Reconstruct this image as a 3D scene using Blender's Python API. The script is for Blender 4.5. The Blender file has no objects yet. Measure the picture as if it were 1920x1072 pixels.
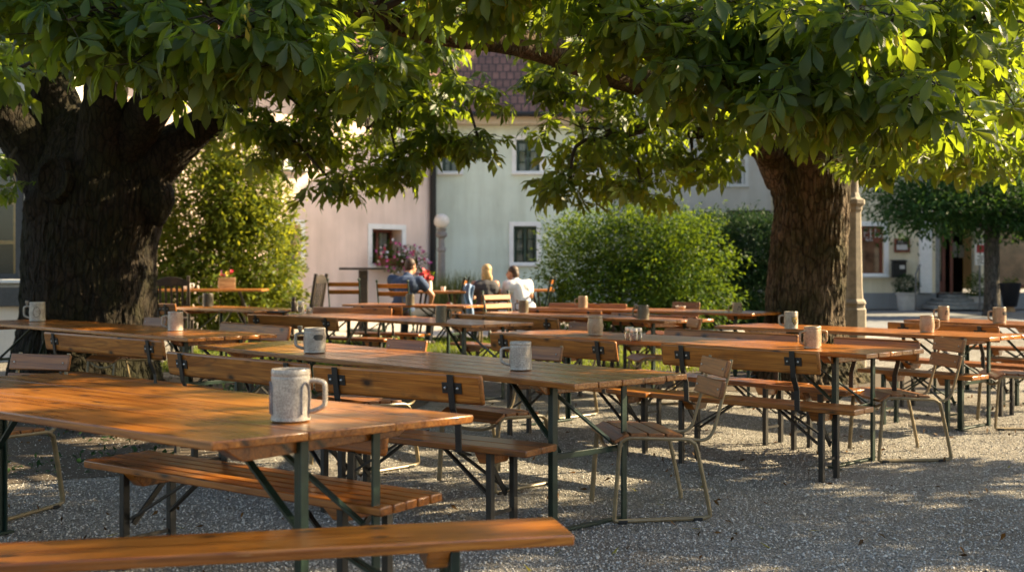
import bpy, math, random
import numpy as np
from mathutils import Vector, Matrix, noise
random.seed(7); RNG = np.random.default_rng(11)
PI = math.pi
scene = bpy.context.scene
COL = scene.collection
# ------------------------------------------------------------------ camera geometry
F, HV, H = 2150.0, 508.0, 1.29
def gz(Y):
    t = min(1.0, max(0.0, (Y-13.0)/5.0))
    return 0.23*t*t*(3-2*t)
def at(u, v, h):                      # point h above the ground that the photo shows at (u, v)
    lo, hi = 1.0, 80.0
    for _ in range(50):
        m = (lo+hi)/2
        if H-h-gz(m)-(v-HV)*m/F > 0: lo = m
        else: hi = m
    return Vector(((u-960)/F*lo, lo, h+gz(lo)))
def far(u, v, Y):
    return Vector(((u-960)/F*Y, Y, H-(v-HV)/F*Y))
# ------------------------------------------------------------------ materials
def new_mat(name):
    m = bpy.data.materials.new(name); m.use_nodes = True
    nt = m.node_tree; nt.nodes.clear()
    out = nt.nodes.new('ShaderNodeOutputMaterial')
    return m, nt, out
class NT:
    def __init__(s, nt): s.nt = nt
    def n(s, typ, **kw):
        nd = s.nt.nodes.new(typ)
        for k, v in kw.items():
            if k.startswith('i_'):
                nd.inputs[k[2:].replace('_', ' ')].default_value = v
            else: setattr(nd, k, v)
        return nd
    def l(s, a, b): s.nt.links.new(a, b)
def ramp(N, fac, stops, interp='LINEAR'):
    r = N.n('ShaderNodeValToRGB'); r.color_ramp.interpolation = interp
    el = r.color_ramp.elements
    while len(el) < len(stops): el.new(0.5)
    for e, (p, c) in zip(el, stops):
        e.position = p; e.color = (c[0], c[1], c[2], 1) if len(c) == 3 else c
    N.l(fac, r.inputs['Fac']); return r.outputs['Color']
def mixc(N, fac, a, b, mode='MIX'):
    m = N.n('ShaderNodeMix', data_type='RGBA', blend_type=mode)
    for s, i in ((fac, 0), (a, 6), (b, 7)):
        if hasattr(s, 'is_linked') or hasattr(s, 'links'): N.l(s, m.inputs[i])
        else: m.inputs[i].default_value = s if i == 0 else (s[0], s[1], s[2], 1)
    return m.outputs[2]
def mapping(N, vec, scale, loc=None):
    mp = N.n('ShaderNodeMapping'); mp.inputs['Scale'].default_value = scale
    N.l(vec, mp.inputs['Vector'])
    if loc is not None: N.l(loc, mp.inputs['Location'])
    return mp.outputs['Vector']
def tnoise(N, vec, scale, detail=4, rough=.55, dist=0.):
    t = N.n('ShaderNodeTexNoise'); t.inputs['Scale'].default_value = scale
    t.inputs['Detail'].default_value = detail; t.inputs['Roughness'].default_value = rough
    t.inputs['Distortion'].default_value = dist
    N.l(vec, t.inputs['Vector']); return t.outputs['Fac']
def principled(N, out, **kw):
    b = N.n('ShaderNodeBsdfPrincipled')
    for k, v in kw.items():
        i = b.inputs[k.replace('_', ' ')]
        if hasattr(v, 'links'): N.l(v, i)
        else: i.default_value = (v[0], v[1], v[2], 1) if isinstance(v, tuple) else v
    N.l(b.outputs[0], out.inputs['Surface']); return b
def bump(N, b, h, strength, dist=.01):
    bp = N.n('ShaderNodeBump'); bp.inputs['Strength'].default_value = strength
    bp.inputs['Distance'].default_value = dist
    N.l(h, bp.inputs['Height']); N.l(bp.outputs[0], b.inputs['Normal'])
def wood(name, cols, rough=.34, knots=True, coat=.4, grey=0.):
    if name != 'pale_box_wood': cols = [(a_, b_*.90, c_*.78) for a_, b_, c_ in cols]
    m, nt, out = new_mat(name); N = NT(nt)
    tc = N.n('ShaderNodeTexCoord'); geo = N.n('ShaderNodeNewGeometry'); oi = N.n('ShaderNodeObjectInfo')
    add = N.n('ShaderNodeMath', operation='ADD'); N.l(geo.outputs['Random Per Island'], add.inputs[0]); N.l(oi.outputs['Random'], add.inputs[1])
    sc = N.n('ShaderNodeVectorMath', operation='SCALE'); sc.inputs[0].default_value = (37, 91, 53); N.l(add.outputs[0], sc.inputs['Scale'])
    off = sc.outputs[0]
    v1 = mapping(N, tc.outputs['Object'], (1.1, 22, 22), off)
    v2 = mapping(N, tc.outputs['Object'], (3.5, 120, 120), off)
    v3 = mapping(N, tc.outputs['Object'], (3.6, 7.5, 7.5), off)
    vb = mapping(N, tc.outputs['Object'], (.8, 1.6, 1.6), off)
    g1 = tnoise(N, v1, 1.0, 6, .6, 1.2); g2 = tnoise(N, v2, 1.0, 3, .6); gb = tnoise(N, vb, 1.3, 4, .6)
    c = ramp(N, g1, [(.30, cols[0]), (.5, cols[1]), (.70, cols[2])])
    vr_ = mapping(N, tc.outputs['Object'], (.55, 8, 8), off); nr = tnoise(N, vr_, 1., 2, .4, .5)
    ml = N.n('ShaderNodeMath', operation='MULTIPLY'); ml.inputs[1].default_value = 75.; N.l(nr, ml.inputs[0])
    sn = N.n('ShaderNodeMath', operation='SINE'); N.l(ml.outputs[0], sn.inputs[0])
    ring = ramp(N, sn.outputs[0], [(0, (1.06, 1.04, 1.02)), (.55, (1, 1, 1)), (.95, (.58, .50, .42))])
    c = mixc(N, .62, c, ring, 'MULTIPLY')
    fine = ramp(N, g2, [(.35, (.55, .5, .45)), (.6, (1, 1, 1))])
    c = mixc(N, .75, c, fine, 'MULTIPLY')
    blot = ramp(N, gb, [(.3, (.6, .55, .5)), (.55, (1, 1, 1)), (.8, (1.15, 1.08, 1.0))])
    c = mixc(N, .8, c, blot, 'MULTIPLY')
    isl = ramp(N, geo.outputs['Random Per Island'], [(0, (.74, .72, .7)), (1, (1.12, 1.08, 1.02))])
    c = mixc(N, .8, c, isl, 'MULTIPLY')
    tint = ramp(N, oi.outputs['Random'], [(0, (.62, .60, .60)), (.35, (.95, .92, .88)), (.7, (1.05, 1, .96)), (1, (.80, .84, .92))]); c = mixc(N, .85, c, tint, 'MULTIPLY')
    vs3 = N.n('ShaderNodeVectorMath', operation='ADD'); N.l(tc.outputs['Object'], vs3.inputs[0]); N.l(off, vs3.inputs[1])
    st = tnoise(N, vs3.outputs[0], 5.5, 6, .7); stm = ramp(N, st, [(.56, (0,)*3), (.72, (.55,)*3)]); c = mixc(N, stm, c, (.10, .055, .025))
    sc2 = tnoise(N, mapping(N, vs3.outputs[0], (3, 60, 60)), 1.4, 3, .7); scm = ramp(N, sc2, [(.68, (0,)*3), (.74, (.45,)*3)]); c = mixc(N, scm, c, (.55, .36, .17))
    if knots:
        sx = N.n('ShaderNodeSeparateXYZ'); N.l(v3, sx.inputs[0]); ad = N.n('ShaderNodeMath', operation='ADD'); N.l(sx.outputs[1], ad.inputs[0]); N.l(sx.outputs[2], ad.inputs[1])
        cx = N.n('ShaderNodeCombineXYZ'); N.l(sx.outputs[0], cx.inputs[0]); N.l(ad.outputs[0], cx.inputs[1])
        vo = N.n('ShaderNodeTexVoronoi', voronoi_dimensions='2D'); vo.inputs['Scale'].default_value = 1.0; N.l(cx.outputs[0], vo.inputs['Vector'])
        sep = N.n('ShaderNodeSeparateColor'); N.l(vo.outputs['Color'], sep.inputs[0])
        lt = N.n('ShaderNodeMath', operation='LESS_THAN'); lt.inputs[1].default_value = .42; N.l(sep.outputs[0], lt.inputs[0])
        kd = ramp(N, vo.outputs['Distance'], [(.05, (.95,)*3), (.09, (.6,)*3), (.19, (0, 0, 0))])
        mu = N.n('ShaderNodeMath', operation='MULTIPLY'); N.l(kd, mu.inputs[0]); N.l(lt.outputs[0], mu.inputs[1])
        c = mixc(N, mu.outputs[0], c, (.022, .010, .005))
    if grey:
        gn = ramp(N, gb, [(.42, (0, 0, 0)), (.62, (grey, grey, grey))])
        c = mixc(N, gn, c, (.16, .13, .085))
    rr = N.n('ShaderNodeMapRange'); rr.inputs['To Min'].default_value = rough-.1; rr.inputs['To Max'].default_value = rough+.16; N.l(g1, rr.inputs['Value'])
    b = principled(N, out, Base_Color=c, Roughness=rr.outputs[0], Coat_Weight=coat, Coat_Roughness=.14)
    h = N.n('ShaderNodeMath', operation='ADD'); N.l(g1, h.inputs[0]); N.l(g2, h.inputs[1])
    bump(N, b, h.outputs[0], .22, .003)
    return m
M = {}
M['table'] = wood('varnished_table_wood', [(.25, .080, .012), (.46, .180, .028), (.60, .27, .052)], .27)
M['table_worn'] = wood('worn_table_wood', [(.27, .092, .014), (.50, .20, .033), (.63, .29, .056)], .25, grey=.04)
M['bench'] = wood('bench_wood', [(.20, .066, .010), (.39, .152, .025), (.52, .23, .046)], .30)
M['back'] = wood('backrest_wood', [(.25, .085, .014), (.45, .185, .033), (.57, .265, .058)], .38, coat=.1)
M['chairwood'] = wood('chair_slat_wood', [(.19, .076, .022), (.31, .135, .040), (.40, .19, .062)], .42, knots=False, coat=.1)
M['orange'] = wood('honey_slat_wood', [(.36, .14, .022), (.50, .21, .035), (.60, .28, .06)], .4, knots=False)
M['darkwood'] = wood('dark_stained_wood', [(.02, .016, .013), (.035, .027, .022), (.055, .043, .036)], .5, knots=False, coat=.05)
M['boxwood'] = wood('pale_box_wood', [(.35, .2, .09), (.5, .32, .16), (.6, .42, .24)], .6, knots=False, coat=0)
def simple(name, col, rough=.5, metal=0., var=.25, scale=30., bmp=0., coat=0.):
    m, nt, out = new_mat(name); N = NT(nt)
    tc = N.n('ShaderNodeTexCoord')
    n1 = tnoise(N, tc.outputs['Object'], scale, 5, .6); n2 = tnoise(N, tc.outputs['Object'], scale*.13, 3, .6)
    v = ramp(N, n1, [(.3, (1-var,)*3), (.7, (1+var*.6,)*3)]); v2 = ramp(N, n2, [(.3, (1-var*.7,)*3), (.7, (1+var*.4,)*3)])
    c = mixc(N, 1., col, v, 'MULTIPLY'); c = mixc(N, 1., c, v2, 'MULTIPLY')
    rr = N.n('ShaderNodeMapRange'); rr.inputs['To Min'].default_value = max(.02, rough-.1); rr.inputs['To Max'].default_value = min(1, rough+.12); N.l(n1, rr.inputs['Value'])
    b = principled(N, out, Base_Color=c, Roughness=rr.outputs[0], Metallic=metal, Coat_Weight=coat)
    if bmp: bump(N, b, n1, bmp, .004)
    return m
M['green'] = simple('dark_green_paint', (.007, .025, .016), .42, 0, .35, 25, .1)
M['black'] = simple('black_brown_paint', (.020, .017, .014), .5, 0, .35, 25, .15)
M['tan'] = simple('tan_frame_paint', (.25, .185, .095), .42, 0, .3, 22, .1)
M['rubber'] = simple('black_rubber', (.012, .012, .012), .7)
M['bolt'] = simple('zinc_bolt', (.55, .53, .5), .35, .9)
M['greymetal'] = simple('grey_post_paint', (.16, .16, .165), .5)
M['stonepost'] = simple('weathered_lamp_paint', (.24, .20, .145), .7, 0, .3, 14, .2)
M['darkframe'] = simple('anthracite_frame', (.05, .052, .055), .45)
M['white'] = simple('white_paint', (.84, .83, .81), .6, 0, .08, 8)
M['cream'] = simple('cream_soffit', (.62, .5, .36), .8, 0, .08, 8)
M['brownframe'] = simple('red_brown_frame', (.20, .055, .03), .5)
M['greenframe'] = simple('green_window_frame', (.035, .065, .045), .5)
M['pot'] = simple('white_pot', (.55, .54, .52), .7, 0, .15, 6, .1)
M['blackpot'] = simple('black_pot', (.012, .012, .015), .4)
M['stonestep'] = simple('grey_step_stone', (.26, .26, .25), .85, 0, .25, 9, .2)
M['red'] = simple('red_enamel', (.45, .03, .035), .5)
M['blackmat'] = simple('matt_black', (.01, .01, .01), .6)
M['pink'] = simple('pink_petals', (.6, .10, .32), .6, 0, .4, 12)
M['whitepetal'] = simple('white_petals', (.75, .68, .72), .6)
M['redpetal'] = simple('red_petals', (.6, .015, .03), .6)
M['yellowpetal'] = simple('yellow_petals', (.6, .42, .05), .6)
M['skin'] = simple('skin', (.46, .23, .14), .5, 0, .12, 12)
M['bluecloth'] = simple('navy_tee_cloth', (.032, .058, .125), .9, 0, .25, 8, .2)
M['greycloth'] = simple('grey_cloth', (.05, .048, .056), .9, 0, .25, 8, .2)
M['whitecloth'] = simple('white_cloth', (.74, .73, .76), .9, 0, .08, 8, .2)
M['jeans'] = simple('denim', (.05, .07, .12), .9, 0, .3, 14, .2)
M['paledenim'] = simple('pale_denim', (.22, .32, .5), .9, 0, .3, 9, .2)
M['darkhair'] = simple('dark_brown_hair', (.055, .026, .014), .6, 0, .4, 40, .3)
M['blonde'] = simple('blonde_hair', (.50, .33, .15), .55, 0, .4, 40, .3)
M['darkcloth'] = simple('dark_trousers', (.02, .022, .03), .9)
M['leather'] = simple('shoe_leather', (.05, .03, .02), .5)
M['interior'] = simple('unlit_interior_black', (.015, .012, .010), .9)  # near-black colour standing in for the shade of unlit rooms
M['paper'] = simple('paper', (.6, .58, .55), .8, 0, .1, 10)
M['shelfwood_lit'] = simple('shelf_warm_light_tone', (.85, .50, .18), .6)  # orange raised to stand in for warm light inside the glazed front
def render_wall(name, col, sc=2.):
    m, nt, out = new_mat(name); N = NT(nt)
    tc = N.n('ShaderNodeTexCoord')
    n1 = tnoise(N, tc.outputs['Object'], 60, 5, .7); n2 = tnoise(N, tc.outputs['Object'], .7, 5, .6)
    st = tnoise(N, mapping(N, tc.outputs['Object'], (2.2, 2.2, .25)), 1.5, 4, .6)
    c = mixc(N, 1., col, ramp(N, n1, [(.3, (.93,)*3), (.7, (1.05,)*3)]), 'MULTIPLY')
    c = mixc(N, 1., c, ramp(N, n2, [(.3, (.82, .81, .79)), (.7, (1.06,)*3)]), 'MULTIPLY')
    c = mixc(N, .8, c, ramp(N, st, [(.3, (.84, .83, .80)), (.6, (1.02,)*3)]), 'MULTIPLY')
    b = principled(N, out, Base_Color=c, Roughness=.9); bump(N, b, n1, .35, .01)
    return m
M['pinkwall'] = render_wall('pink_render', (.86, .67, .58))
M['greenwall'] = render_wall('mint_render', (.72, .80, .70))
M['whitewall'] = render_wall('offwhite_render', (.76, .73, .69))
M['creamwall'] = render_wall('cream_render', (.82, .73, .54))
M['plinth'] = render_wall('grey_plinth', (.27, .28, .29))
def glass_dark(name, col=(.03, .035, .035), refl=.06):
    m, nt, out = new_mat(name); N = NT(nt)
    tc = N.n('ShaderNodeTexCoord'); n = tnoise(N, tc.outputs['Object'], 3, 3)
    c = mixc(N, 1., col, ramp(N, n, [(.3, (.4,)*3), (.7, (1.6,)*3)]), 'MULTIPLY')
    principled(N, out, Base_Color=c, Roughness=refl, Specular_IOR_Level=.8, Coat_Weight=.6, Coat_Roughness=.03)
    return m
M['glass'] = glass_dark('window_glass')
M['glasswarm'] = glass_dark('shop_window_glass', (.16, .085, .05))
def pane_glass(name):
    m, nt, out = new_mat(name); N = NT(nt); tr = N.n('ShaderNodeBsdfTransparent'); tr.inputs[0].default_value = (.9, .92, .9, 1); gl = N.n('ShaderNodeBsdfGlossy'); gl.inputs['Roughness'].default_value = .02
    fr = N.n('ShaderNodeFresnel'); mx = N.n('ShaderNodeMixShader'); N.l(fr.outputs[0], mx.inputs[0]); N.l(tr.outputs[0], mx.inputs[1]); N.l(gl.outputs[0], mx.inputs[2]); N.l(mx.outputs[0], out.inputs['Surface']); return m
M['seeglass'] = pane_glass('see_through_pane')
def clear_glass(name, tint=(.95, .93, .88)):
    m, nt, out = new_mat(name); N = NT(nt)
    principled(N, out, Base_Color=tint, Roughness=.05, Transmission_Weight=.92, IOR=1.45); return m
M['clear'] = clear_glass('clear_glass')
def stoneware(name, base, speck):
    m, nt, out = new_mat(name); N = NT(nt)
    tc = N.n('ShaderNodeTexCoord')
    n1 = tnoise(N, tc.outputs['Object'], 230, 2, .7); n2 = tnoise(N, tc.outputs['Object'], 16, 4, .6); n3 = tnoise(N, tc.outputs['Object'], 110, 3, .6)
    c = mixc(N, ramp(N, n1, [(.42, (1,)*3), (.56, (0,)*3)]), base, speck)
    c = mixc(N, 1., c, ramp(N, n2, [(.3, (.68, .66, .64)), (.7, (1.15,)*3)]), 'MULTIPLY')
    b = principled(N, out, Base_Color=c, Roughness=.33, Coat_Weight=.2, Coat_Roughness=.2); bump(N, b, n3, .35, .002); return m
M['mug'] = stoneware('salt_glazed_stoneware', (.52, .465, .39), (.27, .24, .21))
M['mugbrown'] = stoneware('tan_stoneware', (.46, .36, .25), (.25, .17, .10))
M['mugshaded'] = stoneware('shaded_stoneware', (.17, .145, .10), (.075, .06, .04))  # darker glaze holds the shade that lies over the far mugs
M['pewter'] = simple('pewter', (.5, .48, .44), .3, .9)
M['badge'] = simple('dark_badge_glaze', (.035, .028, .022), .4)
M['gold'] = simple('ochre_shield_glaze', (.50, .33, .08), .4)
def leafmat(name, base, trans, rough=.42, tw=.45, var=.35, vein=True):
    m, nt, out = new_mat(name); N = NT(nt)
    geo = N.n('ShaderNodeNewGeometry'); uv = N.n('ShaderNodeUVMap')
    tc = N.n('ShaderNodeTexCoord'); big = tnoise(N, tc.outputs['Object'], .9, 3)
    hue = ramp(N, geo.outputs['Random Per Island'], [(0, (1-var, 1-var, 1-var*.6)), (.6, (1, 1, 1)), (1, (1+var*1.2, 1+var*.6, 1))])
    c = mixc(N, 1., base, hue, 'MULTIPLY'); t = mixc(N, 1., trans, hue, 'MULTIPLY')
    bg = ramp(N, big, [(.35, (.75, .8, .8)), (.65, (1.15, 1.1, 1))]); c = mixc(N, 1., c, bg, 'MULTIPLY')
    b = N.n('ShaderNodeBsdfPrincipled'); b.inputs['Roughness'].default_value = rough
    b.inputs['Specular IOR Level'].default_value = .4 if vein else .12
    tr = N.n('ShaderNodeBsdfTranslucent')
    if vein:
        sx = N.n('ShaderNodeSeparateXYZ'); N.l(uv.outputs[0], sx.inputs[0])
        ab = N.n('ShaderNodeMath', operation='ABSOLUTE'); N.l(sx.outputs[1], ab.inputs[0])
        ma = N.n('ShaderNodeMath', operation='MULTIPLY_ADD'); ma.inputs[1].default_value = -.55; N.l(ab.outputs[0], ma.inputs[0]); N.l(sx.outputs[0], ma.inputs[2])
        fr = N.n('ShaderNodeMath', operation='MULTIPLY'); fr.inputs[1].default_value = 14.*2*PI; N.l(ma.outputs[0], fr.inputs[0])
        sn = N.n('ShaderNodeMath', operation='COSINE'); N.l(fr.outputs[0], sn.inputs[0])
        vr = ramp(N, sn.outputs[0], [(.6, (1, 1, 1)), (.97, (1.3, 1.25, 1.1))]); c = mixc(N, .85, c, vr, 'MULTIPLY')
        wn = tnoise(N, tc.outputs['Object'], 9, 3, .6); wm = ramp(N, wn, [(.62, (0,)*3), (.74, (.5,)*3)]); c = mixc(N, wm, c, (.10, .10, .018))
        bp = N.n('ShaderNodeBump'); bp.inputs['Strength'].default_value = .16; bp.inputs['Distance'].default_value = .003; bp.invert = True
        N.l(sn.outputs[0], bp.inputs['Height']); N.l(bp.outputs[0], b.inputs['Normal'])
    N.l(c, b.inputs['Base Color']); N.l(t, tr.inputs['Color'])
    mx = N.n('ShaderNodeMixShader'); mx.inputs[0].default_value = tw
    N.l(b.outputs[0], mx.inputs[1]); N.l(tr.outputs[0], mx.inputs[2]); N.l(mx.outputs[0], out.inputs['Surface'])
    return m
M['leaf'] = leafmat('chestnut_leaf', (.034, .082, .018), (.33, .44, .028), .40, .46)
M['seed'] = leafmat('seed_bract', (.30, .27, .055), (.45, .40, .05), .6, .4, .3, False)
M['shrubleaf'] = leafmat('laurel_shrub_leaf', (.075, .115, .020), (.30, .34, .03), .38, .42, .4, False)
M['bushleaf'] = leafmat('privet_leaf', (.028, .075, .014), (.19, .29, .018), .5, .34, .4, False)
M['hedgeleaf'] = leafmat('dark_hedge_leaf', (.020, .056, .022), (.05, .10, .028), .55, .22, .35, False)
M['citytree'] = leafmat('street_tree_leaf', (.030, .080, .024), (.08, .17, .025), .5, .35, .35, False)
M['grassleaf'] = leafmat('grass_blade', (.11, .17, .025), (.28, .36, .04), .6, .4, .4, False)
M['lavender'] = leafmat('tall_grass_blade', (.10, .13, .055), (.2, .25, .08), .6, .35, .35, False)
M['litterleaf'] = leafmat('brown_leaf_litter', (.11, .06, .022), (.12, .06, .02), .7, .15, .5, False)
M['fallen'] = leafmat('fallen_leaf', (.30, .26, .03), (.3, .25, .03), .6, .3, .5, False)
def bark(name, dark, light, moss, mossamt):
    m, nt, out = new_mat(name); N = NT(nt)
    tc = N.n('ShaderNodeTexCoord')
    v = mapping(N, tc.outputs['Object'], (9, 9, 1.6)); n1 = tnoise(N, v, 2.2, 8, .65, .6)
    n2 = tnoise(N, tc.outputs['Object'], 2.2, 5, .65); n3 = tnoise(N, tc.outputs['Object'], 40, 4, .7)
    c = ramp(N, n1, [(.32, dark), (.68, light)])
    c = mixc(N, 1., c, ramp(N, n3, [(.3, (.6,)*3), (.7, (1.2,)*3)]), 'MULTIPLY')
    mm = ramp(N, n2, [(.42, (0,)*3), (.60, (mossamt,)*3)]); c = mixc(N, mm, c, moss)
    b = principled(N, out, Base_Color=c, Roughness=.9, Specular_IOR_Level=.2)
    wv = N.n('ShaderNodeVectorMath', operation='ADD'); N.l(mapping(N, tc.outputs['Object'], (17, 17, 5)), wv.inputs[0])
    nz = N.n('ShaderNodeTexNoise'); nz.inputs['Scale'].default_value = 3.; N.l(tc.outputs['Object'], nz.inputs['Vector']); sc_ = N.n('ShaderNodeVectorMath', operation='SCALE'); sc_.inputs['Scale'].default_value = 1.8; N.l(nz.outputs['Color'], sc_.inputs[0]); N.l(sc_.outputs[0], wv.inputs[1])
    vo = N.n('ShaderNodeTexVoronoi', feature='DISTANCE_TO_EDGE'); vo.inputs['Scale'].default_value = 1.; N.l(wv.outputs[0], vo.inputs['Vector'])
    ck = ramp(N, vo.outputs['Distance'], [(.0, (.30,)*3), (.16, (1,)*3)]); c2 = mixc(N, .85, c, ck, 'MULTIPLY'); N.l(c2, b.inputs['Base Color'])
    h = N.n('ShaderNodeMath', operation='ADD'); N.l(ck, h.inputs[0]); N.l(n3, h.inputs[1]); bump(N, b, h.outputs[0], .9, .03); return m
M['bark_shaded'] = bark('mossy_shaded_bark', (.014, .010, .007), (.046, .033, .022), (.022, .024, .008), .6)  # mossy bark, darkened so its colour carries the shade on the left trunk
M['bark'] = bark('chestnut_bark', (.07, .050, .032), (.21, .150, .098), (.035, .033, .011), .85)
M['barkgrey'] = bark('grey_bark', (.06, .05, .045), (.2, .18, .16), (.05, .06, .03), .3)
M['twig'] = simple('twig_bark', (.035, .026, .016), .85)
def gravel():
    m, nt, out = new_mat('gravel'); N = NT(nt)
    tc = N.n('ShaderNodeTexCoord'); O = tc.outputs['Object']
    vo = N.n('ShaderNodeTexVoronoi'); vo.inputs['Scale'].default_value = 135; N.l(O, vo.inputs['Vector'])
    vo2 = N.n('ShaderNodeTexVoronoi'); vo2.inputs['Scale'].default_value = 220; N.l(O, vo2.inputs['Vector'])
    sep = N.n('ShaderNodeSeparateColor'); N.l(vo.outputs['Color'], sep.inputs[0])
    c = ramp(N, sep.outputs[0], [(0, (.16, .147, .13)), (.3, (.31, .29, .255)), (.7, (.44, .415, .37)), (1, (.62, .59, .535))])
    n2 = tnoise(N, O, .55, 6, .65); n3 = tnoise(N, mapping(N, O, (1, 1, 1)), 3.5, 5, .65)
    c = mixc(N, ramp(N, n2, [(.48, (0,)*3), (.68, (.55,)*3)]), c, (.20, .14, .085))
    c = mixc(N, 1., c, ramp(N, n3, [(.3, (.68, .66, .62)), (.65, (1.1,)*3)]), 'MULTIPLY')
    d = ramp(N, vo.outputs['Distance'], [(0, (1,)*3), (.75, (.35,)*3)]); c = mixc(N, .55, c, d, 'MULTIPLY')
    b = principled(N, out, Base_Color=c, Roughness=.85)
    h = N.n('ShaderNodeMath', operation='ADD'); N.l(vo.outputs['Distance'], h.inputs[0]); N.l(vo2.outputs['Distance'], h.inputs[1])
    bp = N.n('ShaderNodeBump'); bp.invert = True; bp.inputs['Strength'].default_value = 1.; bp.inputs['Distance'].default_value = .012
    N.l(h.outputs[0], bp.inputs['Height']); N.l(bp.outputs[0], b.inputs['Normal']); return m
M['gravel'] = gravel()
def stones():
    m, nt, out = new_mat('loose_gravel'); N = NT(nt)
    g = N.n('ShaderNodeNewGeometry')
    c = ramp(N, g.outputs['Random Per Island'], [(0, (.17, .156, .138)), (.35, (.30, .28, .25)), (.7, (.42, .395, .35)), (1, (.60, .57, .515))])
    principled(N, out, Base_Color=c, Roughness=.8); return m
M['stones'] = stones()
M['asphalt'] = render_wall('asphalt', (.17, .18, .195)); M['paving'] = render_wall('pale_paving', (.42, .38, .34))
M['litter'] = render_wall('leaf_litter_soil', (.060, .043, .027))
M['soil'] = render_wall('lawn_soil', (.09, .09, .035))
def rooftiles():
    m, nt, out = new_mat('brown_roof_tiles'); N = NT(nt)
    tc = N.n('ShaderNodeTexCoord')
    br = N.n('ShaderNodeTexBrick'); N.l(tc.outputs['Object'], br.inputs['Vector']); br.inputs['Scale'].default_value = 1.0
    br.inputs['Color1'].default_value = (.20, .095, .07, 1); br.inputs['Color2'].default_value = (.13, .065, .05, 1); br.inputs['Mortar'].default_value = (.035, .02, .018, 1)
    br.inputs['Mortar Size'].default_value = .02; br.inputs['Brick Width'].default_value = .2; br.inputs['Row Height'].default_value = .3
    n = tnoise(N, tc.outputs['Object'], 6, 5); c = mixc(N, 1., br.outputs['Color'], ramp(N, n, [(.3, (.7,)*3), (.7, (1.2,)*3)]), 'MULTIPLY')
    b = principled(N, out, Base_Color=c, Roughness=.8); bump(N, b, br.outputs['Fac'], -.6, .04); return m
M['roof'] = rooftiles()
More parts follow.
